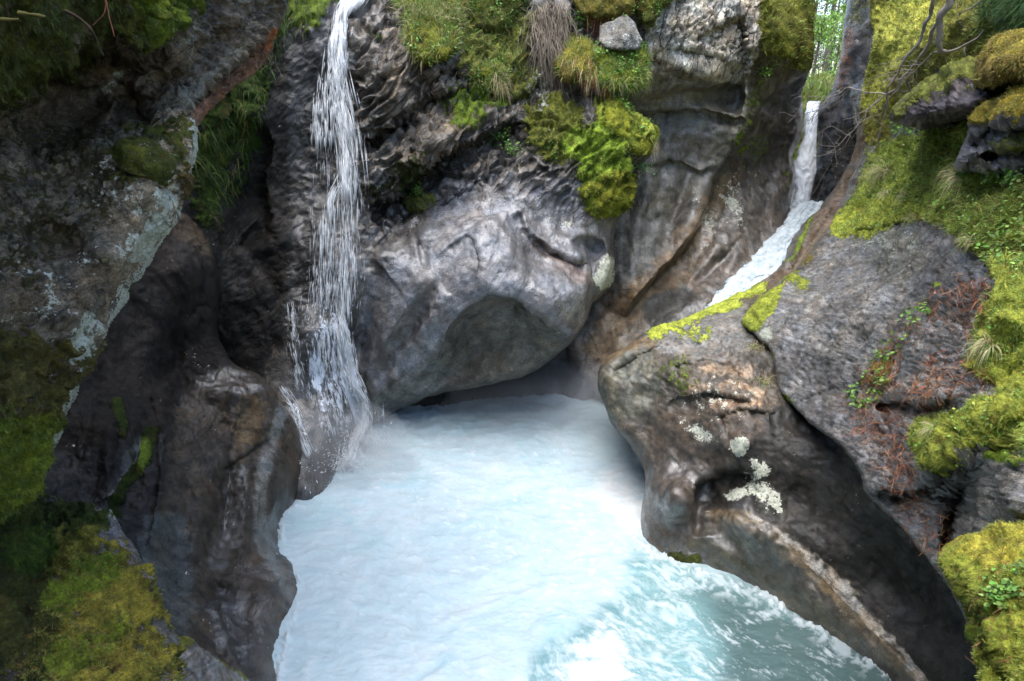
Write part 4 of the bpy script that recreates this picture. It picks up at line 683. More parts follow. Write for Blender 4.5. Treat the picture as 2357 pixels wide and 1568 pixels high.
calm = sst(.3, .75, calm + .25 * turb)
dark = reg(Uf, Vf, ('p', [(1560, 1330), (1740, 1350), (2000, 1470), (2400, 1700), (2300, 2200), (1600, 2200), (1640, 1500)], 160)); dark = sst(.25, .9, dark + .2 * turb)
backz = sst(1080, 960, Vf)
base = np.array([.55, .68, .73]); col = np.ones((len(P), 3)) * base
def blend(c, w_): global col; col = col + (np.array(c) - col) * np.clip(w_, 0, 1)[:, None]
blend((.42, .62, .67), sst(-.1, .8, -fbm(Pw * np.array([.7, 1.2, 1]), 3)) * .6)
blend((.66, .75, .78), sst(-.3, .9, fbm(Pw * np.array([1.0, 1.7, 1]) + 60, 4) + .15 * fine) * .8)
blend((.74, .79, .81), sst(.45, 1., streak + .2 * fine) * .35 * (1 - backz))
blend((.80, .80, .79), sst(.1, .5, streak + .3 * turb) * sst(.2, .8, reg(Uf, Vf, ('l', [(1420, 1130), (1560, 1260), (1500, 1400), (1400, 1470), (1330, 1568), (1280, 1700)], 50, 80))) * .8)
blend((.20, .40, .40), calm * .85)
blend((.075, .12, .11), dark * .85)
vein = ridged(Pw * np.array([1.2, 1.5, 1]) + 3, 5, .6); fl = np.stack([X * .75 + Yw * .66, -X * .66 + Yw * .75, 0 * X], 1) + .25 * fbm(P, 3)[:, None]
spk = fbm(fl * np.array([14., 5., 1]) + 21, 5, .75); spk2 = fbm(fl * np.array([5., 1.8, 1]) + 77, 4, .65)
foamc = sst(.25, .85, .75 * vein + 1.1 * spk + .5 * spk2 - .35 * dark) * calm * .8
foamc = np.maximum(foamc, sst(.0, .9, spk + .8 * spk2 + .35 - .9 * dark) * calm * .7)
wedge = sst(.25, .8, reg(Uf, Vf, ('l', [(1480, 1245), (1600, 1330), (1740, 1370), (1880, 1450), (2000, 1530)], 26, 60)) + .0) * sst(.0, .3, fine + .2 * vein)
foamc = np.maximum(foamc, wedge * .7); blend((.66, .74, .76), foamc)
mott = fbm((P + .25 * Pw) * np.array([1.8, 3.4, 1]) + 5, 6, .68); col *= (1 + .16 * mott * (1 - calm))[:, None]; blend((.36, .58, .64), sst(.1, .6, mott) * .4 * (1 - calm))
pk = fbm((P + .2 * Pw) * np.array([3.6, 6.5, 1]) + 55, 6, .75); blend((.95, .96, .95), sst(.12, .6, pk) * .75 * (1 - calm) * (.35 + .65 * reg(Uf, Vf, ('p', [(900, 1100), (1400, 1080), (1560, 1250), (1500, 1480), (1250, 1420), (1000, 1250)], 300))))
boil = reg(Uf, Vf, ('p', [(1340, 1450), (1420, 1430), (1450, 1500), (1440, 1700), (1250, 1750), (1240, 1600), (1300, 1540)], 70)); blend((.80, .83, .83), sst(.35, .95, boil + .8 * pk) * .85)
gap = sst(.5, .95, reg(Uf, Vf, ('l', [(1240, 1568), (1300, 1490), (1400, 1420)], 40, 70)) + .3 * fine); blend((.18, .36, .38), gap * sst(-.1, .3, fine) * .8)
low = fbm(Pw * np.array([.9, 1.4, 1]), 2); bank = np.maximum(reg(Uf, Vf, ('l', [(690, 1165), (652, 1188), (650, 1240), (684, 1320), (686, 1380), (668, 1450), (642, 1568), (622, 1650)], 7, 34)), reg(Uf, Vf, ('l', [(1400, 960), (1478, 1070), (1480, 1170), (1468, 1248), (1560, 1296), (1740, 1358), (1850, 1428), (1950, 1488), (2080, 1575)], 6, 30)))
bank = sst(.4, .95, bank + .6 * spk + .4 * pk + .5 * fbm(P * .9 + 4, 2) - .1); blend((.82, .86, .88), bank * .6)
z = .05 * bank * (1 + fine) + .03 * low + .006 * fine * (1 + 3 * backz) + .012 * turb * (1 + calm) + .010 * foamc + .03 * mott * (1 - calm) + .014 * pk
z += .05 * backz * ridged(P * np.array([1.6, 1.1, 1]), 3) + .05 * sst(.2, .8, reg(Uf, Vf, ('e', 1180, 1340, 380, 130, 0, 200))) * fbm(P * np.array([.6, .9, 1]), 3)
P[:, 2] += z
idx = np.arange(U.size).reshape(U.shape); quads = np.stack([idx[:-1, :-1], idx[1:, :-1], idx[1:, 1:], idx[:-1, 1:]], -1).reshape(-1, 4); quads = quads[P[quads[:, 0], 0] < 5.6]
foamy = 1 - calm * (1 - foamc)
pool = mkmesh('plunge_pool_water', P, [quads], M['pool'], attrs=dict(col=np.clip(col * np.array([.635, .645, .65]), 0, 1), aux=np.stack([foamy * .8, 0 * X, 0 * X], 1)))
tag(pool, 'churning milky blue plunge pool water turning teal at the lower right', 'water', kind='structure')
# river bed and wider ground below everything
def sheet(name, x0, x1, y0, y1, z, n, mat, tint, amp=.3):
    xs = np.linspace(x0, x1, n); ys = np.linspace(y0, y1, n); A, B = np.meshgrid(xs, ys); P = np.stack([A, B, 0 * A + z], -1).reshape(-1, 3); P[:, 2] += amp * fbm(P * .1, 3)
    i = np.arange(A.size).reshape(A.shape); q = np.stack([i[:-1, :-1], i[:-1, 1:], i[1:, 1:], i[1:, :-1]], -1).reshape(-1, 4)
    return mkmesh(name, P, [q], mat, attrs=dict(tint=np.ones((len(P), 3)) * tint, mask=np.zeros((len(P), 3)), mcol=np.ones((len(P), 3)) * .05))
tag(sheet('ground', -400, 400, -300, 500, -1.6, 60, M['rock'], np.array([.08, .075, .06])), 'dark rocky ground under the river and beyond the gorge', 'ground', kind='structure')

# ---- falling water
def fall_mat(name, lo, hi, sx, sz, alpha=1.0):
    s = NT(name); k = s.sep(s.attr('aux').outputs['Color'])
    n1 = s.noise(1, 8, .65, vec=s.map((sx, sx, sz))); n2 = s.noise(1, 6, .7, vec=s.map((sx * 4, sx * 4, sz * 3)))
    v = s.math('ADD', s.rng(n1, .3, .7, -.5, .5), s.rng(n2, .3, .7, -.3, .3))
    col = s.mix(s.math('ADD', s.math('MULTIPLY', s.rng(v, -.5, .5), .6), s.math('MULTIPLY', k[1], .4)), lo, hi); b = s.bump(n1, .4, .05); b = s.bump(n2, .4, .012, b)
    p = s.pbsdf(col, .4, b, .4)
    tr = s.n('BsdfTransparent'); mx = s.n('MixShader'); a = s.rng(s.math('ADD', v, s.math('MULTIPLY_ADD', k[0], 2.2, -1.1)), -.12, .35, 0, alpha, True)
    s.l(a, mx.inputs[0]); s.l(tr.outputs[0], mx.inputs[1]); s.l(p, mx.inputs[2]); s.l(mx.outputs[0], s.out.inputs[0]); return s.m
M['fall'] = fall_mat('white_falling_water', (.78, .84, .88), (.95, .96, .97), 3, .5)
M['chute'] = fall_mat('tumbling_white_water', (.10, .17, .21), (.55, .59, .61), 4, 1.5)
M['veil'] = fall_mat('thin_water_veil', (.6, .68, .8), (.95, .97, 1.0), 7, .9, .8)
def ribbon(name, rows, mat, nu=26, nv=120, bulge=.3, amp=.05, parent=None, edge=.25, dens=None):
    """rows: (uL, uR, v, Y) from top to bottom; a curved sheet of water with its own thickness at the edges"""
    r = np.array(rows, float); t = np.linspace(0, len(r) - 1, nv)
    g = [np.interp(t, np.arange(len(r)), r[:, k]) for k in range(r.shape[1])]
    for k in range(len(g)): g[k] = np.convolve(np.pad(g[k], 4, 'edge'), np.ones(9) / 9, 'valid')
    s = np.linspace(0, 1, nu)[None, :]; uL, uR, v, Yy = [x[:, None] for x in g[:4]]
    jag = fbm(np.stack([np.zeros(nv), t * 1.7, np.zeros(nv)], 1), 4)[:, None] * (uR - uL) * .10
    U = uL + jag + (uR - uL - 2 * jag * .5) * s; V = v + 0 * s; Y = Yy + 0 * s - bulge * np.sqrt(np.clip(1 - (2 * s - 1) ** 2, 0, 1))
    tt = np.stack([(s * 5 + 0 * v).ravel(), (t[:, None] * 1.3 + 0 * s).ravel(), 0 * U.ravel()], 1)
    P = pw(U, V, Y).reshape(-1, 3); P[:, 1] += amp * fbm(P * np.array([5, 5, 1.2]), 5); P[:, 1] -= 1.2 * amp * ridged(tt, 4); P[:, 2] += .6 * amp * fbm(tt * 1.5 + 9, 3)
    B = P.copy(); B[:, 1] += .12 + bulge * .5
    i = np.arange(U.size).reshape(U.shape); q = np.stack([i[:-1, :-1], i[1:, :-1], i[1:, 1:], i[:-1, 1:]], -1).reshape(-1, 4)
    e = np.minimum(s, 1 - s) * 2 + 0 * v; a = np.clip(e / edge, 0, 1)
    if dens is not None: a = a * np.interp(t, np.arange(len(dens)), dens)[:, None]
    a = (.42 + .58 * a) * (a > 0) if dens is None else a
    return mkmesh(name, P, [q], mat, parent, dict(aux=np.stack([a.ravel(), np.clip(.5 + .7 * ridged(tt * np.array([1.6, 1, 1]), 4), 0, 1), 0 * a.ravel()], 1)))
uf = empty('waterfall', pw(1850, 470, 20.5)); tag(uf, 'narrow white waterfall in the cleft feeding a slanting chute', 'waterfall')
ribbon('falling_sheet', [(1858, 1890, 232, 24.6), (1856, 1886, 242, 24.0), (1850, 1882, 262, 23.4), (1846, 1880, 320, 23.0), (1824, 1880, 370, 22.7), (1820, 1880, 400, 22.5), (1828, 1868, 440, 22.3), (1818, 1862, 480, 22.1)], M['fall'], parent=uf, bulge=.35)
ribbon('basin', [(1822, 1900, 462, 22.0), (1818, 1898, 472, 20.8), (1816, 1890, 490, 20.0), (1808, 1872, 510, 19.3)], M['chute'], parent=uf, bulge=.1, amp=.15)
ribbon('chute', [(1832, 1900, 462, 20.0), (1810, 1880, 500, 18.8), (1782, 1860, 530, 17.8), (1748, 1845, 570, 16.8), (1712, 1830, 605, 16.0), (1672, 1800, 645, 15.3), (1632, 1760, 690, 14.6), (1600, 1700, 740, 14.4), (1520, 1650, 800, 14.3)], M['chute'], parent=uf, bulge=.3, amp=.07, nu=40, nv=240)

def spindles(name, P, D, L, W, col, mat, parent):
    """elongated drops: P centre, D direction, L length, W width"""
    n = len(P); D = D / np.linalg.norm(D, axis=1, keepdims=True)
    a = np.cross(D, np.array([0, 1, .1])); a /= np.linalg.norm(a, axis=1, keepdims=True); b = np.cross(D, a)
    L = L[:, None] / 2; W = W[:, None] / 2
    v = np.stack([P + D * L, P + a * W, P + b * W, P - a * W, P - b * W, P - D * L], 1).reshape(-1, 3)
    o = (np.arange(n) * 6)[:, None]; f = np.concatenate([o + np.array(t)[None] for t in ((0, 1, 2), (0, 2, 3), (0, 3, 4), (0, 4, 1), (5, 2, 1), (5, 3, 2), (5, 4, 3), (5, 1, 4))])
    return mkmesh(name, v, [f], mat, parent, dict(col=np.repeat(col, 6, 0)))
s = NT('white_drops'); c = s.attr('col').outputs['Color']; p = s.pbsdf(c, .3, None, .5); tr = s.n('BsdfTransparent'); mx = s.n('MixShader'); mx.inputs[0].default_value = .6
s.l(tr.outputs[0], mx.inputs[1]); s.l(p, mx.inputs[2]); s.l(mx.outputs[0], s.out.inputs[0]); M['drops'] = s.m
lf = empty('waterfall', pw(830, 1020, 12.9)); tag(lf, 'thin broken waterfall splashing down the dark wall left of the bulge', 'waterfall')
def strand(path, n, Lr, Wr, off=(.1, .35), seed=0, spread=1.0, flow=None, parent=None, name='strand'):
    """path rows (u, v, halfwidth)"""
    g = np.random.default_rng(seed); p = np.array(path, float); t = g.random(n) * (len(p) - 1)
    uc = np.interp(t, np.arange(len(p)), p[:, 0]); v = np.interp(t, np.arange(len(p)), p[:, 1]); hw = np.interp(t, np.arange(len(p)), p[:, 2])
    cl = fbm(np.stack([uc / 9 + g.normal(size=n) * 0, v / 60., hw * 0 + seed], 1), 3)
    x = np.clip(g.normal(size=n) * .48, -1.15, 1.15); u = uc + x * hw * spread
    du = np.interp(t + .2, np.arange(len(p)), p[:, 0]) - np.interp(t - .2, np.arange(len(p)), p[:, 0]); dv = np.interp(t + .2, np.arange(len(p)), p[:, 1]) - np.interp(t - .2, np.arange(len(p)), p[:, 1])
    tt = np.linspace(0, len(p) - 1, 40); us, vs = np.interp(tt, np.arange(len(p)), p[:, 0]), np.interp(tt, np.arange(len(p)), p[:, 1])
    ys_ = np.minimum(center.at(us, vs)[0][:, 1], np.minimum(center.at(us - 12, vs)[0][:, 1], center.at(us + 12, vs)[0][:, 1])); ys_ = np.convolve(np.pad(ys_, 3, 'edge'), np.ones(7) / 7, 'valid')
    Yy = np.interp(t, tt, ys_) - g.uniform(*off, n); P = pw(u, v, Yy)
    D = np.stack([du / np.maximum(dv, 1) + x * .03 + g.normal(size=n) * .02, np.full(n, -.05), -np.ones(n)], 1)
    keep = g.random(n) < np.clip(.42 + 2.0 * fbm(np.stack([u / 8., v / 34., 0 * u + seed], 1), 3), .03, 1)
    P, D = P[keep], D[keep]; m = len(P); W = g.uniform(*Wr, m) * g.choice([.35, .6, 1.1], m); L = g.uniform(*Lr, m) * g.choice([.6, 1.5, 2.6], m)
    c = np.ones((m, 3)) * np.array([.94, .97, 1.0]) * g.uniform(.8, 1, (m, 1))
    return spindles(name, P, D, L, W, c, M['drops'], parent or lf)
strand([(812, 2, 36), (800, 18, 24), (785, 40, 14), (780, 90, 17), (778, 140, 20), (782, 200, 18), (792, 300, 17), (798, 380, 14), (796, 450, 12)], 3700, (.1, .34), (.012, .03), seed=1)
strand([(786, 60, 22), (765, 160, 30), (752, 240, 36), (745, 330, 30)], 1500, (.08, .25), (.009, .02), seed=2)
strand([(790, 200, 34), (810, 330, 30), (812, 450, 30), (800, 600, 26), (792, 740, 22)], 1300, (.1, .38), (.009, .022), seed=3)
strand([(785, 420, 14), (758, 470, 12), (748, 560, 26), (740, 700, 30)], 1100, (.1, .3), (.008, .018), seed=4)
strand([(783, 740, 10), (790, 790, 22), (795, 850, 26), (812, 900, 26), (830, 940, 22), (836, 985, 18)], 3200, (.08, .26), (.012, .03), off=(.02, .2), seed=5)
strand([(838, 930, 10), (832, 985, 14), (815, 1030, 26), (800, 1075, 34)], 1100, (.12, .4), (.008, .016), off=(.05, .35), seed=6)
strand([(760, 700, 60), (740, 800, 70), (745, 900, 70), (760, 1000, 50)], 2600, (.04, .14), (.008, .018), off=(.0, .08), seed=7)
strand([(655, 895, 12), (682, 950, 12), (700, 1010, 14), (712, 1050, 12)], 420, (.08, .2), (.01, .022), off=(-.02, .1), seed=8)
strand([(670, 700, 10), (676, 800, 12), (690, 900, 14)], 500, (.05, .16), (.008, .016), off=(0, .1), seed=9)
strand([(790, 300, 60), (780, 600, 60), (760, 700, 60)], 1300, (.05, .22), (.006, .013), off=(.05, .5), seed=10)
strand([(850, 950, 30), (850, 1020, 40), (830, 1090, 60)], 420, (.1, .3), (.005, .011), off=(.1, .5), seed=11)
def veil(path, parent, dens, nu=30, nv=140, off=.06):
    p = np.array(path, float); t = np.linspace(0, len(p) - 1, nv); uc, v, hw = [np.interp(t, np.arange(len(p)), p[:, k])[:, None] for k in range(3)]
    s = np.linspace(-1, 1, nu)[None]; U = uc + hw * s; V = v + 0 * s; pos, nn, _ = center.at(U.ravel(), V.ravel())
    Y = pos[:, 1].reshape(U.shape); k = np.ones(7) / 7
    for i_ in range(nu): Y[:, i_] = np.convolve(np.pad(Y[:, i_], 3, 'edge'), k, 'valid')
    for j_ in range(nv): Y[j_] = np.convolve(np.pad(Y[j_], 3, 'edge'), k, 'valid')
    Y = Y - .04
    P = pw(U, V, Y - off).reshape(-1, 3)
    a = np.clip((1 - np.abs(s)) / .6, 0, 1) * np.interp(t, np.linspace(0, len(p) - 1, len(dens)), dens)[:, None]
    i = np.arange(U.size).reshape(U.shape); q = np.stack([i[:-1, :-1], i[1:, :-1], i[1:, 1:], i[:-1, 1:]], -1).reshape(-1, 4)
    return mkmesh('veil', P, [q], M['veil'], parent, dict(aux=np.stack([a.ravel()] * 3, 1)))
veil([(810, -10, 40), (785, 40, 20), (778, 120, 34), (785, 240, 38), (795, 380, 30), (790, 470, 30)], lf, [.85, .7, .48, .4, .3, .1])
veil([(785, 660, 40), (765, 740, 70), (755, 850, 90), (770, 960, 80), (780, 1060, 50)], lf, [.15, .48, .55, .48, .1])
veil([(783, 735, 12), (792, 800, 24), (800, 860, 30), (815, 920, 28), (832, 970, 20), (834, 1010, 14)], lf, [.3, .95, .95, .85, .7, .3], off=.12)
veil([(650, 890, 12), (680, 945, 16), (700, 1010, 16), (712, 1055, 10)], lf, [.3, .55, .4, .05], nu=16, off=.05)

g = np.random.default_rng(77)
def splash(u, v, n, r, h, seed):
    P = pw(u, v, Yz(u, v, 0.)); k = np.random.default_rng(seed); a = k.uniform(0, 6.28, n); q = np.abs(k.normal(size=n)) * r; z_ = k.gamma(1.3, h * .5, n)
    X_ = np.stack([P[0] + np.cos(a) * q, P[1] + np.sin(a) * q * .7, z_], 1); D = np.stack([np.cos(a) * .5, np.sin(a) * .5, k.uniform(-.6, 1, n)], 1)
    spindles('splash', X_, D, k.uniform(.02, .08, n), k.uniform(.008, .024, n), np.ones((n, 3)) * .95, M['drops'], lf)['kind'] = 'stuff'
splash(832, 1030, 1100, .35, .30, 1); splash(800, 1085, 900, .4, .28, 2); splash(712, 1120, 300, .2, .2, 3)
# ------------------------------------------------------------ unseen leaning wall, added to keep the left rocks in shade
def wallpatch(name, A, B, h, n, label, lean=0):
    A, B = np.array(A, float), np.array(B, float); s = np.linspace(0, 1, n); t = np.linspace(0, 1, n // 2); S_, T_ = np.meshgrid(s, t)
    P = A[None, None] + (B - A)[None, None] * S_[..., None]; nrm = np.cross(B - A, [0, 0, 1]); nrm /= np.linalg.norm(nrm)
    P[..., 2] = -1.5 + (h + 1.5) * T_; P = P + nrm * (lean * T_)[..., None]; Pf = P.reshape(-1, 3); Pf = Pf + nrm * (fbm(Pf * .25, 5) * 1.6)[:, None]
    back = Pf - nrm * 4.0; V_ = np.concatenate([Pf, back]); i = np.arange(S_.size).reshape(S_.shape)
    q = np.stack([i[:-1, :-1], i[:-1, 1:], i[1:, 1:], i[1:, :-1]], -1).reshape(-1, 4); N_ = S_.size
    rim = np.concatenate([i[0], i[1:, -1], i[-1, ::-1][1:], i[::-1, 0][1:]]); r = np.stack([rim[:-1], rim[1:], rim[1:] + N_, rim[:-1] + N_], 1)
    o = mkmesh(name, V_, [q, q[:, ::-1] + N_, r], M['rock'], attrs=dict(tint=np.ones((2 * N_, 3)) * [.08, .07, .06], mask=np.ones((2 * N_, 3)) * [.5, .2, .1], mcol=np.ones((2 * N_, 3)) * [.08, .1, .02]))
    tag(o, label, 'rock wall', kind='structure')
wallpatch('added_shade_wall', (-6.0, -14, 0), (-9.5, 11, 0), 15, 60, 'unseen leaning wall added to shade the left rocks', lean=4.0)
# ------------------------------------------------------------ vegetation
def bbox(s):
    if s[0] == 'e': r = max(s[3], s[4]) + s[6]; return s[1] - r, s[1] + r, s[2] - r, s[2] + r
    P = np.array(s[1]); m_ = (s[2] + s[3]) if s[0] == 'l' else s[2]; return P[:, 0].min() - m_, P[:, 0].max() + m_, P[:, 1].min() - m_, P[:, 1].max() + m_
def scatter(mass, spec, n, seed, clump=6., sharp=.0):
    g = np.random.default_rng(seed); x0, x1, y0, y1 = bbox(spec); u = g.uniform(x0, x1, n * 4); v = g.uniform(y0, y1, n * 4)
    f = reg(u, v, spec); pos, N, sd = mass.at(u, v)
    pr = f * np.clip(.5 + clump * .25 * fbm(pos * clump * .45 + seed, 3), .03, 1); k = (g.random(len(u)) < pr) & (sd > 1)
    pos, N, u, v = pos[k][:n], N[k][:n], u[k][:n], v[k][:n]; return pos, N, u, v, g
UP = np.array([0, 0, 1.])
def bladegeo(P, D, L, W, droop, g, seg=3):
    n = len(P); D = D / np.linalg.norm(D, axis=1, keepdims=True); r = g.normal(size=(n, 3)); side = np.cross(D, r); side /= np.linalg.norm(side, axis=1, keepdims=True)
    vs = []; cur = P.copy(); d = D.copy()
    for k in range(seg + 1):
        w_ = (W * (1 - (k / (seg + .3)) ** 1.5))[:, None] / 2; vs += [cur - side * w_, cur + side * w_]
        d = d - UP * (droop * (.35 + .4 * k))[:, None]; d /= np.linalg.norm(d, axis=1, keepdims=True); cur = cur + d * (L / seg)[:, None]
    V = np.stack(vs, 1).reshape(-1, 3); o = (np.arange(n) * 2 * (seg + 1))[:, None]
    F = np.concatenate([o + np.array([2 * k, 2 * k + 1, 2 * k + 3, 2 * k + 2]) for k in range(seg)]); return V, F, 2 * (seg + 1)
def pick(cols, n, g, var=.25):
    c = np.array(cols)[g.integers(0, len(cols), n)]; return np.clip(c * (1 + var * g.normal(size=(n, 1))) * (1 + .06 * g.normal(size=(n, 3))), .005, .9)
G1 = [(.18, .30, .06), (.26, .36, .09), (.13, .22, .05), (.32, .36, .11)]; STRAW = [(.50, .45, .26), (.42, .37, .20), (.34, .26, .15)]; MIX = G1 + STRAW[:2]
RED = [(.22, .09, .05), (.28, .13, .07), (.18, .07, .04)]; YGC = [(.42, .47, .10), (.33, .40, .08), (.26, .33, .07)]; OLC = [(.19, .18, .05), (.25, .21, .07), (.13, .15, .035)]
DKG = [(.04, .09, .02), (.06, .12, .02), (.03, .06, .015)]; FR = [(.20, .38, .07), (.12, .26, .05), (.26, .42, .10), (.09, .18, .04)]
def blades(name, mass, spec, n, L, W, cols, seed, parent=None, out=.6, up=.5, droop=.4, jit=.5, clump=6., mat='grass', var=.25, seg=3):
    pos, N, u, v, g = scatter(mass, spec, n, seed, clump); m = len(pos)
    if not m: return None
    D = N * out + UP * up + g.normal(size=(m, 3)) * jit * .5; Lr = g.uniform(*L, m); Wr = g.uniform(*W, m)
    V, F, k = bladegeo(pos - N * .01, D, Lr, Wr, np.full(m, droop) * g.uniform(.5, 1.4, m), g, seg)
    o = mkmesh(name, V, [F], M[mat], parent, dict(col=np.repeat(pick(cols, m, g, var), k, 0))); o['kind'] = 'stuff'; return o
def leafgeo(P, N, S, g):
    n = len(P); a = np.cross(N, g.normal(size=(n, 3))); a /= np.linalg.norm(a, axis=1, keepdims=True); b = np.cross(N, a); S = S[:, None]
    ring = [(0, -.5, 0), (.38, -.2, .1), (.4, .2, .12), (0, .55, .02), (-.4, .2, .12), (-.38, -.2, .1)]
    V = np.stack([P + a * S * x + b * S * y + N * S * z for x, y, z in ring], 1).reshape(-1, 3); o = (np.arange(n) * 6)[:, None]
    return V, np.concatenate([o + np.array([0, 1, 2, 3]), o + np.array([0, 3, 4, 5])])
def leaves(name, mass, spec, n, S, cols, seed, parent=None, lift=(.02, .12), clump=8., tilt=.5):
    """small rounded leaves standing in threes over the ground"""
    pos, N, u, v, g = scatter(mass, spec, n, seed, clump); pos = np.repeat(pos, 3, 0); N = np.repeat(N, 3, 0); m = len(pos)
    if not m: return None
    Sz = np.repeat(g.uniform(*S, m // 3), 3); h = np.repeat(g.uniform(*lift, m // 3), 3); P = pos + (N * .5 + UP * .6) * h[:, None] + g.normal(size=(m, 3)) * Sz[:, None] * .6
    Nn = N * .5 + UP * .7 + g.normal(size=(m, 3)) * tilt; Nn /= np.linalg.norm(Nn, axis=1, keepdims=True)
    V, F = leafgeo(P, Nn, Sz, g); return mkmesh(name, V, [F], M['leaf'], parent, dict(col=np.repeat(pick(cols, m, g), 6, 0)), smooth_=False)
def needles(name, mass, spec, n, L, W, cols, seed, parent=None, clump=3., flow=(.5, .2, -.5)):
    pos, N, u, v, g = scatter(mass, spec, n, seed, clump); m = len(pos)
    D = g.normal(size=(m, 3)) + np.array(flow) * .8; D -= N * (D * N).sum(1, keepdims=True); D /= np.linalg.norm(D, axis=1, keepdims=True); D += N * g.uniform(-.05, .25, (m, 1))
    V, F, k = bladegeo(pos + N * .006, D, g.uniform(*L, m), g.uniform(*W, m), np.full(m, .05), g, 2)
    return mkmesh(name, V, [F], M['dry'], parent, dict(col=np.repeat(pick(cols, m, g), k, 0)))
def tube(paths, col, mat='bark', sides=6):
    """paths: list of (points world (n,3), radii)"""
    Vs, Fs, o = [], [], 0
    for pts, rad in paths:
        pts = np.asarray(pts, float); n = len(pts); T = np.gradient(pts, axis=0); T /= np.linalg.norm(T, axis=1, keepdims=True) + 1e-9
        a = np.cross(T, np.array([.3, .5, .8])); a /= np.linalg.norm(a, axis=1, keepdims=True) + 1e-9; b = np.cross(T, a); rad = np.asarray(rad, float) * np.ones(n)
        th = np.arange(sides) / sides * 2 * np.pi; V = pts[:, None] + (a[:, None] * np.cos(th)[None, :, None] + b[:, None] * np.sin(th)[None, :, None]) * rad[:, None, None]
        i = np.arange(n * sides).reshape(n, sides); q = np.stack([i[:-1], i[1:], np.roll(i, -1, 1)[1:], np.roll(i, -1, 1)[:-1]], -1).reshape(-1, 4) + o
        Vs.append(V.reshape(-1, 3)); Fs.append(q); o += n * sides
    V = np.concatenate(Vs); c = np.ones((len(V), 3)) * np.array(col) * (1 + .25 * fbm(V * 9, 3))[:, None]; return V, Fs, c
def wiggly(pts, amp, n=6, seed=0):
    P = smooth3(pts, n); P = P + np.stack([fbm(P * 3 + seed, 3), fbm(P * 3 + seed + 9, 3), fbm(P * 3 + seed + 18, 3)], 1) * amp; return P
def smooth3(pts, n):
    P = np.array(pts, float); out = []
    for i in range(len(P) - 1):
        a, b, c, d = P[max(i - 1, 0)], P[i], P[i + 1], P[min(i + 2, len(P) - 1)]
        for t in np.arange(n) / n: out.append(.5 * ((2 * b) + (c - a) * t + (2 * a - 5 * b + 4 * c - d) * t ** 2 + (-a + 3 * b - 3 * c + d) * t ** 3))
    out.append(P[-1]); return np.array(out)

GH = 'grassy cushions on the cliff ledges'
def hummock(name, host, outline, bulge, mc, label, cat, tint=(.07, .055, .035), extra=(), b=.06, step=3.4, rd=.5, rw=24, group=None):
    P = np.array(outline, float); cu, cv = P.mean(0); ctrl = []
    for (u, v) in outline:
        y = host.at(u, v)[0][0, 1]; ctrl.append((u, v, y - .05 - bulge * .5))
    for k in (.55,):
        for (u, v) in outline[::2]:
            uu, vv = cu + (u - cu) * k, cv + (v - cv) * k; ctrl.append((uu, vv, host.at(uu, vv)[0][0, 1] - bulge))
    # keep the cushion a smooth body: pull towards a plane through the controls
    A = np.array([[c[0], c[1], 1] for c in ctrl]); yy = np.array([c[2] for c in ctrl]); co = np.linalg.lstsq(A, yy, rcond=None)[0]; pl = A @ co
    ctrl = [(c[0], c[1], .35 * c[2] + .65 * p) for c, p in zip(ctrl, pl)]
    return Mass(name, outline, ctrl, M['near'] if cv < 0 else M['rock'], step=step, tint=tint, rw=rw, rd=rd, skirt=.7, wob=7, noise=[('f', .14, (1.6, 1.6, 1.6)), ('b', b, (5, 5, 5)), ('b', b * .5, (13, 13, 13))],
                paint=[('m', ('all',), mc, 1, .15)] + list(extra), label=label, cat=cat, group=group)
A_ = ('all',)
def full(m): 
    return ('p', [tuple(x) for x in m])
hs = {}
def H(key, host, outline, bulge, mc, label, grass=(), cat='grass cushion', name='grassy_cushion', **k):
    h = hummock(name, host, outline, bulge, mc, label, cat, **{'group': GH if 'grass' in name else 'moss cushions on the cliff top', **k}); hs[key] = h
    for i, g_ in enumerate(grass):
        kind = g_[0]; kw = dict(parent=h.o)
        spec = g_[1] if g_[1] else ('p', outline, 8)
        if kind == 'b': blades('grass', h, spec, *g_[2:6], seed=len(hs) * 10 + i, **kw, **(g_[6] if len(g_) > 6 else {}))
        if kind == 'l': leaves('leaves', h, spec, *g_[2:5], seed=len(hs) * 10 + i, **kw)
        if kind == 'r': blades('hanging_roots', h, spec, *g_[2:6], seed=len(hs) * 10 + i, out=.5, up=-.5, droop=1.2, mat='dry', **kw)
    return h
H('a', center, [(915, -50), (1075, -50), (1068, 60), (1060, 108), (1022, 138), (985, 152), (945, 132), (925, 75)], .55, (.18, .18, .03), 'broad grass cushion hanging over the cliff right of the thin waterfall',
  [('b', None, 2600, (.08, .22), (.008, .016), MIX), ('b', ('p', [(915, -50), (1070, -50), (1060, 50), (930, 50)], 12), 1600, (.15, .4), (.008, .014), G1 + STRAW, dict(droop=.7)), ('l', None, 150, (.03, .06), FR), ('b', ('l', [(930, 60), (950, 130), (1000, 148)], 14, 10), 300, (.15, .4), (.007, .012), STRAW + OLC, dict(up=-.3, droop=1.2))])
H('b', center, [(1068, 158), (1100, 140), (1150, 140), (1172, 165), (1165, 205), (1150, 235), (1130, 215), (1100, 215), (1075, 195)], .4, (.2, .22, .03), 'small tufted grass cushion on the middle ledge of the cliff',
  [('b', None, 1100, (.08, .2), (.008, .015), MIX), ('b', ('l', [(1145, 165), (1165, 200)], 12, 10), 160, (.25, .5), (.008, .013), STRAW, dict(up=-.3, droop=1.3)), ('l', None, 60, (.03, .055), FR)])
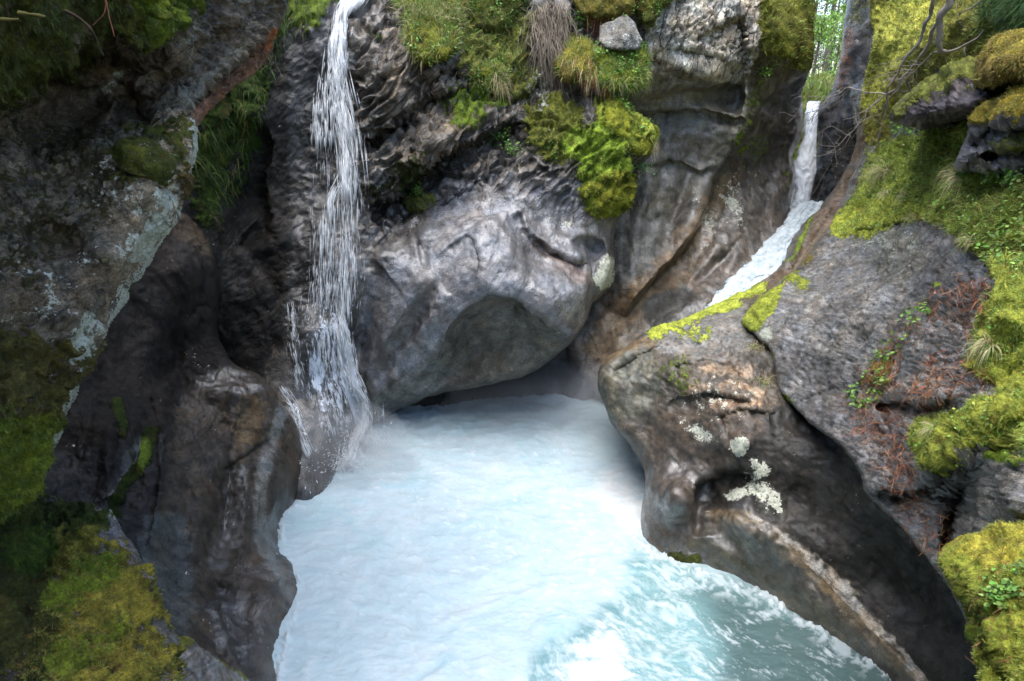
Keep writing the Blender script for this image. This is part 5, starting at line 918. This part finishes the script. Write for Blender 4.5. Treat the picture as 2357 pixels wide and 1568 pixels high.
H('c', center, [(1285, 100), (1310, 78), (1352, 92), (1378, 130), (1385, 180), (1372, 205), (1330, 190), (1295, 185), (1272, 150)], .6, (.2, .18, .03), 'brownish grass cushion with drooping reddish stems beside the dead twigs',
  [('b', None, 900, (.06, .16), (.008, .014), YGC + MIX), ('r', ('l', [(1300, 150), (1350, 150), (1375, 195)], 22, 10), 420, (.2, .5), (.006, .011), RED + STRAW)])
H('d', center, [(1368, 120), (1400, 100), (1450, 95), (1486, 110), (1494, 150), (1488, 195), (1462, 212), (1425, 208), (1392, 206), (1372, 180)], .6, (.2, .22, .03), 'bright green grass cushion at the outer corner of the cliff ledge',
  [('b', None, 2200, (.08, .2), (.008, .015), G1 + FR[:1] + STRAW[:1]), ('b', ('l', [(1400, 195), (1450, 205), (1486, 180)], 16, 10), 700, (.12, .3), (.007, .012), STRAW + YGC, dict(up=-.2, droop=1.1)), ('l', None, 220, (.03, .06), FR), ('r', ('e', 1400, 200, 14, 14, 0, 8), 60, (.15, .35), (.008, .014), RED)])
H('e', center, [(1322, -60), (1470, -60), (1466, 20), (1440, 40), (1400, 50), (1362, 46), (1330, 34)], .8, (.17, .14, .035), 'brown moss cushion with hanging roots at the top edge of the cliff',
  [('b', None, 700, (.04, .1), (.008, .014), OLC + YGC), ('r', ('l', [(1350, 42), (1400, 46), (1440, 36)], 10, 8), 200, (.2, .5), (.007, .012), RED)], name='moss_cushion', cat='moss cushion')
H('f', back, [(1462, -60), (1570, -60), (1560, -10), (1520, 20), (1500, 60), (1478, 50), (1466, 10)], .8, (.14, .15, .03), 'leafy moss cushion at the top of the pale layered rock',
  [('b', None, 500, (.06, .16), (.008, .014), OLC + RED[:1]), ('l', None, 160, (.03, .06), FR)], name='moss_cushion', cat='moss cushion')
H('g', center, [(1066, -60), (1215, -60), (1205, 20), (1170, 60), (1120, 80), (1085, 60)], .5, (.10, .11, .025), 'dark olive undergrowth cushion behind the ledge top',
  [('b', None, 1200, (.08, .22), (.008, .014), OLC + DKG + G1[:1]), ('l', None, 200, (.03, .06), FR[1:2] + G1[:1])], name='moss_cushion', cat='moss cushion')
H('i', center, [(1388, 236), (1420, 214), (1450, 238), (1478, 270), (1514, 300), (1504, 345), (1480, 362), (1450, 350), (1420, 320), (1392, 290)], .35, (.26, .27, .035), 'pointed yellow-green moss nose jutting from the cliff edge',
  [('b', None, 1300, (.05, .13), (.008, .014), YGC + G1 + FR[:1]), ('l', ('l', [(1430, 230), (1490, 300)], 18, 12), 160, (.03, .055), FR), ('b', ('e', 1500, 335, 16, 22, 0, 8), 90, (.2, .4), (.007, .012), STRAW, dict(up=-.3, droop=1.2))], name='moss_cushion', cat='moss cushion')
rockp = Mass('grey_boulder', [(1382, 60), (1410, 48), (1440, 26), (1462, 52), (1480, 92), (1472, 112), (1430, 118), (1396, 112), (1378, 96)], [(1382, 60, 16.3), (1440, 26, 16.4), (1480, 92, 16.0), (1396, 112, 15.7), (1430, 75, 15.7)], M['rock'], step=3.4, tint=(.17, .165, .15), rw=6, rd=.08, skirt=.6, sharp=True,
    noise=[('f', .1, (1.5, 1.5, 1.5)), ('f', .02, (5, 5, 5))], paint=[('l', A_, .25, 1, .3)], label='pale angular boulder wedged between grass cushions at the cliff top', cat='boulder')
# ferns and leafy plants, each a plant of its own
def plant(host, u, v, r, n, label, cols=FR, name='leafy_plant', cat='plant', stems=8, size=(.03, .06), h=.25, group='small green plants on the cliff'):
    pos, N, _ = host.at(u, v); p = pos[0]; Nn = N[0]; g = np.random.default_rng(int(u * 7 + v)); root = empty(name, p); tag(root, label, cat, group)
    paths, tips = [], []
    for k in range(stems):
        d = Nn * .5 + UP * .8 + g.normal(size=3) * .5; d /= np.linalg.norm(d); q = [p, p + d * h * .5 * g.uniform(.6, 1), p + (d * 1.0 + g.normal(size=3) * .2 - UP * .25) * h * g.uniform(.8, 1.1)]
        q = smooth3(q, 4); paths.append((q, np.linspace(.006, .002, len(q)))); tips += [q[i] for i in range(3, len(q))]
    V, F, c = tube(paths, (.12, .2, .04), sides=3); mkmesh('stem', V, F, M['leaf'], root, dict(col=c))
    T = np.array(tips)[g.integers(0, len(tips), n)] + g.normal(size=(n, 3)) * r * .35; Nl = UP + g.normal(size=(n, 3)) * .6; Nl /= np.linalg.norm(Nl, axis=1, keepdims=True)
    V, F = leafgeo(T, Nl, g.uniform(*size, n), g); mkmesh('foliage', V, [F], M['leaf'], root, dict(col=np.repeat(pick(cols, n, g), 6, 0)), smooth_=False)
PG = 'small green plants on the cliff'
for (u, v, r, n, lab, h) in [(1330, 72, .3, 220, 'dark fern tuft growing in the shade below the brown moss cushion', .5), (1430, 78, .3, 200, 'upright bright green plant in front of the pale boulder', .8), (1395, 215, .2, 120, 'dark leafy plant hanging under the bright green grass cushion', .35),
    (1250, 205, .18, 90, 'small fern below the hanging dead twigs', .3), (1160, 330, .2, 110, 'trailing plant at the top of the wet grey rock', .4), (1180, 360, .2, 110, 'green trailing plant lower on the wet grey rock', .4), (975, 465, .12, 70, 'sprig of green leaves on the shaded ledge left of the grey bulge', .25),
    (872, 95, .1, 50, 'tiny leafy plant right of the waterfall top', .15), (1270, 345, .14, 80, 'green plant at the lower tip of the left moss patch', .25), (1462, 385, .22, 150, 'grey-green creeping plant below the moss nose', .3), (1085, 45, .2, 120, 'leafy plant between the two top grass cushions', .3),
    (1745, 175, .25, 160, 'green plant in the crack right of the pale layered rock', .4), (1840, 12, .5, 260, 'bright leafy shrub on top of the mossy pillar', .7)]:
    plant(back if u > 1520 else center, u, v, r, n, lab, [(.1, .2, .08), (.14, .26, .1)] if 'grey-green' in lab else DKG + FR[1:2] if 'dark' in lab or 'fern' in lab else FR, 'fern' if 'fern' in lab else 'leafy_plant', 'fern' if 'fern' in lab else 'plant', h=h)
# hanging dead twigs
tw = empty('dead_twigs', center.at(1262, 60)[0][0]); tag(tw, 'hanging mat of grey dead twigs over the cliff face', 'twigs', kind='stuff')
g = np.random.default_rng(3); paths = []
for k in range(520):
    u0 = g.normal(1262, 20); v0 = g.uniform(15, 110); a = center.at(u0, v0)[0][0] - np.array([0, .25, 0]); L = g.uniform(.5, 1.5); side_ = g.normal(.05, .25)
    pts = [a, a + np.array([side_ * .4, -.35, -.2]) * L, a + np.array([side_ * .8, -.40, -.65]) * L, a + np.array([side_, -.36, -1.0]) * L]; q = wiggly(pts, .07, 4, k * .7); paths.append((q, np.linspace(.009, .003, len(q))))
V, F, c = tube(paths, (.20, .165, .13), sides=3); mkmesh('twig_mat', V, F, M['dry'], tw, dict(col=c))['kind'] = 'stuff'
# turf on the cliff moss
def cover(label, name='moss_grass', cat='grass', **k): pass
def cov(o, label, cat): 
    if o: tag(o, label, cat, kind='stuff')
cov(blades('grass', center, ('p', [(1050, 20), (1240, 20), (1240, 180), (1150, 240), (1060, 160)], 30), 2600, (.06, .2), (.008, .014), OLC + G1, 101, droop=.6), 'olive grass and moss on the upper cliff face', 'grass')
cov(blades('grass', center, ('p', [(1310, 320), (1400, 280), (1450, 350), (1450, 450), (1400, 500), (1340, 460)], 14), 2600, (.03, .08), (.008, .014), YGC + [(.14, .24, .02), (.2, .34, .02)], 102, up=-.2), 'bright moss fronds on the cliff below the moss nose', 'moss')
cov(blades('grass', center, ('p', [(1210, 250), (1330, 235), (1345, 330), (1300, 372), (1230, 350)], 20), 1500, (.03, .09), (.007, .012), OLC + YGC, 103, up=-.2), 'olive moss fronds on the cliff left of the bright moss', 'moss')
cov(blades('grass', center, ('p', [(560, -40), (770, -40), (745, 40), (640, 90), (580, 300), (540, 420), (480, 480), (450, 320), (520, 220)], 40), 4200, (.12, .45), (.008, .014), DKG + OLC[:1] + [(.10, .15, .03)], 104, up=-.5, droop=1.0), 'dark hanging moss strands on the shaded wall left of the waterfall', 'moss')
cov(blades('grass', back, ('p', [(1745, -60), (1870, -60), (1866, 140), (1820, 160), (1752, 120)], 10), 3000, (.05, .16), (.010, .018), OLC + YGC, 105), 'short moss and grass on the pillar top', 'moss')
# right slope
TURF = ('p', [(2060, 330), (2200, 300), (2380, 330), (2380, 620), (2270, 600), (2180, 530), (2100, 505), (2000, 545), (1915, 540), (1935, 500), (1985, 410), (2020, 350)], 16)
cov(blades('grass', slab, TURF, 11000, (.04, .14), (.006, .012), YGC + G1 + RED[:1], 111, droop=.6), 'low green turf on the upper right slope', 'grass')
TUR2 = ('p', [(2400, 540), (2300, 560), (2280, 620), (2290, 650), (2250, 720), (2240, 850), (2290, 900), (2120, 980), (2110, 1040), (2180, 1070), (2260, 1010), (2400, 1040)], 20)
cov(blades('grass', slab, TUR2, 12000, (.02, .07), (.004, .008), YGC + G1[:2] + [(.38, .36, .05)], 112, droop=.5), 'low yellow-green turf at the right edge of the slope', 'grass')
cov(blades('grass', slab, ('p', [(2000, -40), (2357, -40), (2357, 180), (2150, 200), (2060, 260), (1985, 330), (1966, 270), (2020, 90)], 20), 9000, (.03, .10), (.008, .016), YGC + OLC, 113, droop=.4), 'yellow-green moss pile on the mounds below the dead branches', 'moss')
cov(blades('grass', slab, ('p', [(2030, 10), (2150, -10), (2130, 90), (2050, 160), (2030, 240), (1990, 250), (1980, 200), (2020, 120)], 20), 5000, (.03, .09), (.008, .016), [(.68, .68, .18), (.56, .6, .14), (.6, .55, .14)], 151, droop=.4), 'yellow moss on the upper right mound, blades coloured sunlit-bright', 'moss')  # blade colours lifted to hold the sunlight on this mound
cov(blades('grass', bld4, ('p', [(2166, 1285), (2230, 1235), (2380, 1200), (2400, 1620), (2280, 1620), (2240, 1460), (2190, 1345)], 8), 16000, (.012, .035), (.003, .006), YGC + [(.34, .32, .05), (.2, .26, .04)], 114, clump=5), 'yellow-green moss pile of the near boulder', 'moss')
cov(blades('grass', bld2, ('p', [(2238, 190), (2290, 85), (2400, 60), (2400, 190), (2300, 192)], 8), 3500, (.03, .08), (.006, .01), [(.3, .22, .06), (.26, .2, .05), (.2, .2, .04)], 115, up=-.1), 'golden moss pile of the upper boulder', 'moss')
cov(blades('grass', bld3, ('p', [(2240, 290), (2300, 225), (2400, 190), (2400, 270), (2290, 275)], 10), 3000, (.025, .07), (.005, .009), [(.3, .22, .06), (.24, .2, .05), (.2, .24, .04)], 116), 'golden moss pile capping the layered boulder', 'moss')
cov(blades('grass', nearb, ('p', [(100, 1330), (250, 1270), (330, 1330), (380, 1420), (418, 1500), (420, 1600), (60, 1600), (80, 1450)], 24), 14000, (.012, .04), (.003, .006), [(.2, .2, .04), (.16, .2, .03), (.22, .14, .05), (.12, .18, .03)], 117, clump=5), 'brown and green moss pile on the lower left ledge', 'moss')
cov(blades('grass', nearc, ('p', [(-20, 900), (40, 960), (110, 960), (90, 1080), (20, 1180), (-40, 1200)], 24), 5000, (.015, .05), (.003, .006), [(.16, .2, .03), (.12, .16, .03)], 118, up=-.2, droop=.8), 'green moss pile on the lower edge of the leaning cliff', 'moss')
cov(blades('grass', nearc, ('p', [(-20, -60), (460, -60), (400, 60), (240, 120), (140, 180), (-20, 240)], 60), 9000, (.015, .06), (.002, .005), [(.09, .07, .04), (.12, .10, .05)] + OLC[2:] + DKG + [(.14, .18, .03)], 119, up=-.2, droop=.9, clump=9), 'dark hanging moss under the overhang at the upper left', 'moss')
# straw tufts
TG = 'straw-coloured grass tufts on the right slope'
def tuft(host, u, v, n, L, label, cols=STRAW + G1[:1], W=(.005, .009), r=10, group='grass tufts'):
    pos, N, _ = host.at(u, v); g = np.random.default_rng(int(u + 3 * v)); us = g.normal(u, r, n); vs = g.normal(v, r * .5, n); P, Nn, _ = host.at(us, vs)
    P = pos[0] + (P - pos[0]) * .6; D = Nn * .5 + UP * .7 + g.normal(size=(n, 3)) * .45 + np.array([-.2, -.2, 0]); V, F, k = bladegeo(P, D, g.uniform(L * .5, L, n), g.uniform(*W, n), np.full(n, .55), g, 5)
    o = mkmesh('grass_tuft', V, [F], M['grass'], None, dict(col=np.repeat(pick(cols, n, g), k, 0))); tag(o, label, 'grass tuft', group)
for (u, v, n, L, lab) in [(2040, 400, 260, .75, 'large pale straw tuft spilling over the upper turf'), (2225, 415, 220, .5, 'pale straw tuft hanging below the layered boulder'), (2046, 450, 120, .35, 'short straw tuft under the large tuft'), (2110, 505, 60, .3, 'small straw tuft at the upper edge of the bare slab'),
    (2280, 800, 130, .32, 'pale grass tuft at the right edge above the needle litter'), (2240, 560, 90, .35, 'straw tuft in the turf strip below the shaded hollow'), (2180, 1010, 140, .3, 'grass tuft drooping over the lower right turf edge'), (1760, 880, 60, .35, 'small grass tuft in the crack between slab and undercut rock'), (1742, 805, 60, .3, 'tiny green grass tuft at the upper end of the crack'), (2100, 455, 90, .4, 'green and straw tuft in the middle of the turf')]:
    tuft(lowr if u < 1770 else slab, u, v, n, L, lab)
# leafy cover on the right
cov(leaves('small_leaves', slab, ('l', [(2060, 300), (2120, 300), (2200, 270), (2260, 240)], 14, 10), 420, (.04, .08), FR, 121, lift=(.03, .2)), 'fresh green leaves along the foot of the dark boulder', 'leaves')
cov(leaves('small_leaves', slab, TURF, 420, (.03, .05), FR + G1, 122, clump=10), 'scattered bright leaves in the upper turf', 'leaves')
cov(leaves('small_leaves', slab, TUR2, 260, (.015, .035), FR + YGC, 123, lift=(.01, .05)), 'scattered bright leaves in the right turf', 'leaves')
cov(leaves('small_leaves', slab, ('p', [(1950, 920), (1990, 850), (2060, 760), (2130, 710), (2150, 740), (2080, 800), (2050, 880), (2000, 940)], 18), 260, (.03, .06), FR, 124, lift=(.01, .06)), 'clover-like leaves growing across the slab', 'leaves')
cov(leaves('small_leaves', bld4, ('e', 2330, 1360, 50, 40, 0, 30), 160, (.018, .035), FR, 125, lift=(.01, .03)), 'small bright leaves on the near mossy boulder', 'leaves')
cov(leaves('small_leaves', slab, ('l', [(2230, 410), (2290, 425), (2357, 430)], 10, 8), 120, (.03, .055), FR, 126, lift=(.05, .2)), 'leaves lining the shaded hollow under the layered boulder', 'leaves')
cov(needles('needle_litter', slab, ('p', [(1940, 930), (2000, 840), (2100, 740), (2230, 650), (2290, 680), (2240, 800), (2260, 880), (2100, 980), (2120, 1080), (2190, 1290), (2130, 1260), (2020, 1050)], 50), 6500, (.06, .17), (.004, .008), [(.30, .12, .06), (.36, .17, .09), (.24, .09, .05), (.34, .2, .12)], 131), 'reddish brown needles and dead stems strewn over the slab', 'needle litter')
cov(needles('needle_litter', bld4, ('p', [(2180, 1270), (2357, 1215), (2390, 1600), (2290, 1600), (2220, 1370)], 20), 420, (.03, .1), (.002, .004), RED, 132), 'reddish needles lying on the near mossy boulder', 'needle litter')
cov(needles('needle_litter', nearb, ('p', [(100, 1300), (330, 1300), (400, 1500), (100, 1560)], 40), 260, (.03, .08), (.002, .004), RED, 133), 'reddish needles lying on the lower left ledge', 'needle litter')
cov(blades('grass', slab, ('p', [(2270, -60), (2400, -60), (2400, 60), (2357, 100), (2290, 80)], 30), 3500, (.15, .4), (.006, .01), DKG + [(.05, .12, .04)], 134, up=.6, droop=.9), 'dark green drooping fronds in the upper right corner', 'foliage')

# dead branches over the right slope
br = empty('dead_branch', pw(2164, 117, 10.5)); tag(br, 'bare grey dead branches reaching down over the bright moss at the upper right', 'branch')
def path(uv, Y0, Y1, r0, r1, seed, amp=.05):
    n = len(uv); Ys = np.linspace(Y0, Y1, n); P = [pw(u, v, y) for (u, v), y in zip(uv, Ys)]; q = wiggly(P, amp, 6, seed); return (q, np.linspace(r0, r1, len(q)) * .62 * (1 + .3 * fbm(q * 6 + seed, 2)))
mains = [path([(2150, -60), (2147, 0), (2138, 31), (2124, 78), (2105, 110), (2086, 129), (2070, 160), (2054, 193), (2042, 211), (2036, 260), (2020, 330)], 10.3, 11.6, .05, .012, 1),
    path([(2200, -60), (2190, 0), (2171, 31), (2152, 63), (2138, 99), (2117, 134), (2096, 157), (2075, 186), (2058, 209), (2039, 221), (2004, 249), (1978, 289), (1936, 324), (1903, 352)], 10.0, 12.6, .055, .008, 2),
    path([(2186, -30), (2183, 12), (2166, 35), (2159, 70), (2162, 101), (2164, 117), (2178, 122)], 10.1, 10.5, .085, .05, 3), path([(2178, 119), (2216, 108), (2239, 94), (2270, 68)], 10.4, 10.0, .028, .01, 4),
    path([(2042, 218), (2004, 209), (1955, 204), (1936, 209), (1915, 218), (1894, 247), (1877, 275)], 11.6, 13.0, .02, .006, 5), path([(2072, 202), (2051, 223), (2040, 244), (2025, 282), (2021, 310), (1990, 360), (1960, 420)], 11.3, 12.5, .018, .005, 6),
    path([(2162, 110), (2140, 128), (2100, 165), (2060, 205)], 10.5, 11.4, .025, .01, 7), path([(2219, 110), (2216, 122), (2222, 140)], 10.3, 10.3, .022, .012, 8), path([(2086, 129), (2050, 145), (2015, 148)], 11.0, 11.6, .012, .004, 9), path([(2100, 160), (2060, 165), (2000, 185)], 11.1, 11.8, .012, .004, 10), path([(2300, -30), (2250, 10), (2205, 40)], 9.5, 10.2, .02, .012, 11)]
for k, pth in enumerate(mains):
    V, F, c = tube([pth], (.23, .20, .175), sides=7); mkmesh('limb', V, F, M['bark'], br, dict(col=c))
g = np.random.default_rng(9); paths = []
for k in range(64):
    m_ = mains[g.choice([1, 4, 5, 1, 4, 0, 6])][0]; i = g.integers(len(m_) // 2 if k % 3 else 0, len(m_) - 2); a = m_[i]; d = g.normal(size=3) * .5 + np.array([-.5, .1, -.5]); d /= np.linalg.norm(d); L = g.uniform(.2, .6)
    q = wiggly([a, a + d * L * .4, a + (d + g.normal(size=3) * .3) * L * .75, a + (d + g.normal(size=3) * .4 + np.array([0, 0, -.2])) * L], .06, 4, k); paths.append((q, np.linspace(.006, .002, len(q))))
V, F, c = tube(paths, (.16, .14, .12), sides=3); mkmesh('twig', V, F, M['bark'], br, dict(col=c))['kind'] = 'stuff'
# near roots under the upper left overhang
for (pp, lab, col, rr) in [([(150, 30, 3.6), (190, 50, 3.6), (215, 75, 3.6), (240, 125, 3.65)], 'brown knobbly root poking out of the upper left moss', (.04, .03, .018), .008), ([(40, 30, 3.0), (75, 38, 3.0), (105, 45, 3.0)], 'lichen-yellow twig at the upper left edge', (.07, .065, .02), .008), ([(-30, 35, 2.8), (0, 40, 2.8), (36, 42, 2.8)], 'short yellow twig touching the left picture edge', (.07, .065, .02), .008), ([(240, -20, 3.6), (235, 30, 3.55), (215, 66, 3.5)], 'thin red hanging root at the upper left', (.09, .035, .02), .003), ([(246, -20, 3.6), (252, 40, 3.55), (262, 85, 3.5)], 'longer reddish hanging root at the upper left', (.09, .035, .02), .003)]:
    P = [pw(*p_) for p_ in pp]; q = wiggly(P, .02, 6, pp[0][0]); V, F, c = tube([(q, np.linspace(rr, rr * .6, len(q)) * (1 + .9 * fbm(q * 22, 3)))], col, sides=7); o = mkmesh('root', V, F, M['bark'], None, dict(col=c)); tag(o, lab, 'root')

# trees behind the upper fall
def tree(name, x, y, zb, h, label, kind, seed, cat='tree'):
    g = np.random.default_rng(seed); root = empty(name, (x, y, zb)); tag(root, label, cat, 'trees beyond the upper fall')
    tr = [np.array([x, y, zb + h * t]) + np.array([.15 * math.sin(3 * t + seed), .1 * math.cos(4 * t), 0]) for t in np.linspace(0, 1, 9)]; V, F, c = tube([(np.array(tr), np.linspace(h * .018, .02, 9))], (.14, .11, .09), sides=8); mkmesh('trunk', V, F, M['bark'], root, dict(col=c))
    paths, P, N, Sz = [], [], [], []
    nb = 60 if kind == 'conifer' else 34
    for k in range(nb):
        t = g.uniform(.12, .98); a = np.array(tr[int(t * 8)]) + (np.array(tr[min(int(t * 8) + 1, 8)]) - np.array(tr[int(t * 8)])) * (t * 8 % 1); th = g.uniform(0, 6.28)
        R_ = h * (.22 * (1 - t) + .03 if kind == 'conifer' else .24 * math.sin(math.pi * min(1, t + .1)) ** .6); d = np.array([math.cos(th), math.sin(th), -.25 if kind == 'conifer' else .45])
        q = wiggly([a, a + d * R_ * .5, a + d * R_ + np.array([0, 0, -.08 * R_])], .1, 4, k + seed); paths.append((q, np.linspace(.03, .008, len(q))))
        m_ = 90 if kind == 'conifer' else 120; s_ = g.uniform(.15, 1, m_); b_ = q[(s_ * (len(q) - 1)).astype(int)]; P.append(b_ + g.normal(size=(m_, 3)) * (R_ * .10 + .05) * np.array([1, 1, .5 if kind == 'conifer' else .9])); Sz.append(g.uniform(.05, .12, m_))
    V, F, c = tube(paths, (.12, .1, .08), sides=4); mkmesh('limb', V, F, M['bark'], root, dict(col=c)); P = np.concatenate(P); Sz = np.concatenate(Sz)
    N = g.normal(size=P.shape); N /= np.linalg.norm(N, axis=1, keepdims=True); V, F = leafgeo(P, N, Sz * (1.0 if kind == 'conifer' else 1.2), g)
    mkmesh('crown', V, [F], M['leaf'], root, dict(col=np.repeat(pick([(.05, .09, .04), (.07, .12, .05)] if kind == 'conifer' else [(.26, .42, .08), (.2, .36, .06), (.32, .46, .12)], len(P), g), 6, 0)), smooth_=False)
def gx(u, Y): return (u - UC) / F_ * Y / 1.075
for (u, Y, zb, h, kd, lab, sd) in [(1895, 52, 3, 17, 'conifer', 'slender dark conifer centred in the gap beyond the fall', 1), (1935, 60, 3, 20, 'conifer', 'taller conifer at the right of the gap beyond the fall', 2), (1862, 58, 3, 15, 'conifer', 'conifer half hidden by the mossy pillar', 3), (1878, 40, 5, 7.5, 'leafy', 'bright green leafy tree at the left of the gap', 4), (1918, 44, 4, 8.5, 'leafy', 'pale green leafy tree in the middle of the gap', 5), (1905, 70, 3, 16, 'conifer', 'distant conifer behind the other trees', 6)]:
    tree('conifer' if kd == 'conifer' else 'leafy_tree', gx(u, Y), Y, zb, h, lab, kd, sd)
bank = Mass('mossy_bank', [(1820, 200), (1850, 185), (1885, 172), (1915, 182), (1940, 200), (1940, 420), (1820, 420)], [(1820, 200, 31), (1885, 172, 33), (1940, 200, 32), (1880, 240, 27.5), (1820, 420, 25), (1940, 420, 25)], M['rock'], step=3.2, tint=(.1, .09, .07), rw=12, rd=.6, skirt=4,
    noise=[('f', .5, (.5, .5, .5)), ('f', .15, (2, 2, 2))], paint=[('m', A_, (.13, .16, .03), .85, .5), ('l', ('e', 1870, 215, 10, 20, 0, 10), .5, 1, .5)], label='mossy bank above the lip of the upper fall', cat='rock', kind='structure')
cov(blades('grass', bank, ('p', [(1820, 200), (1885, 172), (1940, 200), (1930, 245), (1830, 245)], 6), 1500, (.15, .5), (.03, .05), OLC + G1, 141, up=.5), 'undergrowth on the mossy bank in the gap', 'undergrowth')
# ------------------------------------------------------------ spray hanging in the gorge air
def mist(c, r, dens, label):
    n, m_ = 32, 20; th = np.linspace(0, 2 * np.pi, n, endpoint=False); ph = np.linspace(.02, np.pi - .02, m_); A, B = np.meshgrid(th, ph)
    P = np.stack([np.sin(B) * np.cos(A), np.sin(B) * np.sin(A), np.cos(B)], -1).reshape(-1, 3); P = P * (1 + .22 * fbm(P * 1.6 + c[0], 3))[:, None] * np.array(r) + np.array(c)
    i = np.arange(n * m_).reshape(m_, n); j = np.roll(i, -1, 1); q = np.stack([i[:-1], i[1:], j[1:], j[:-1]], -1).reshape(-1, 4)
    s = NT('spray_mist'); v = s.n('VolumePrincipled'); v.inputs['Density'].default_value = dens; v.inputs['Color'].default_value = (.93, .97, 1, 1)
    s.l(v.outputs[0], s.out.inputs['Volume']); o = mkmesh('spray_mist', P, [q, i[:1, ::-1], i[-1:]], s.m); tag(o, label, 'mist', kind='stuff')
mist(pw(800, 1040, 11.9), (1.5, .9, .9), .28, 'pale spray mist where the thin waterfall meets the pool')
mist(pw(1230, 915, 13.9), (2.2, .9, .8), .16, 'pale mist hanging over the back of the pool under the lip')
mist(pw(1400, 915, 13.4), (.9, .8, .8), .18, 'pale mist rising where the chute enters the pool')
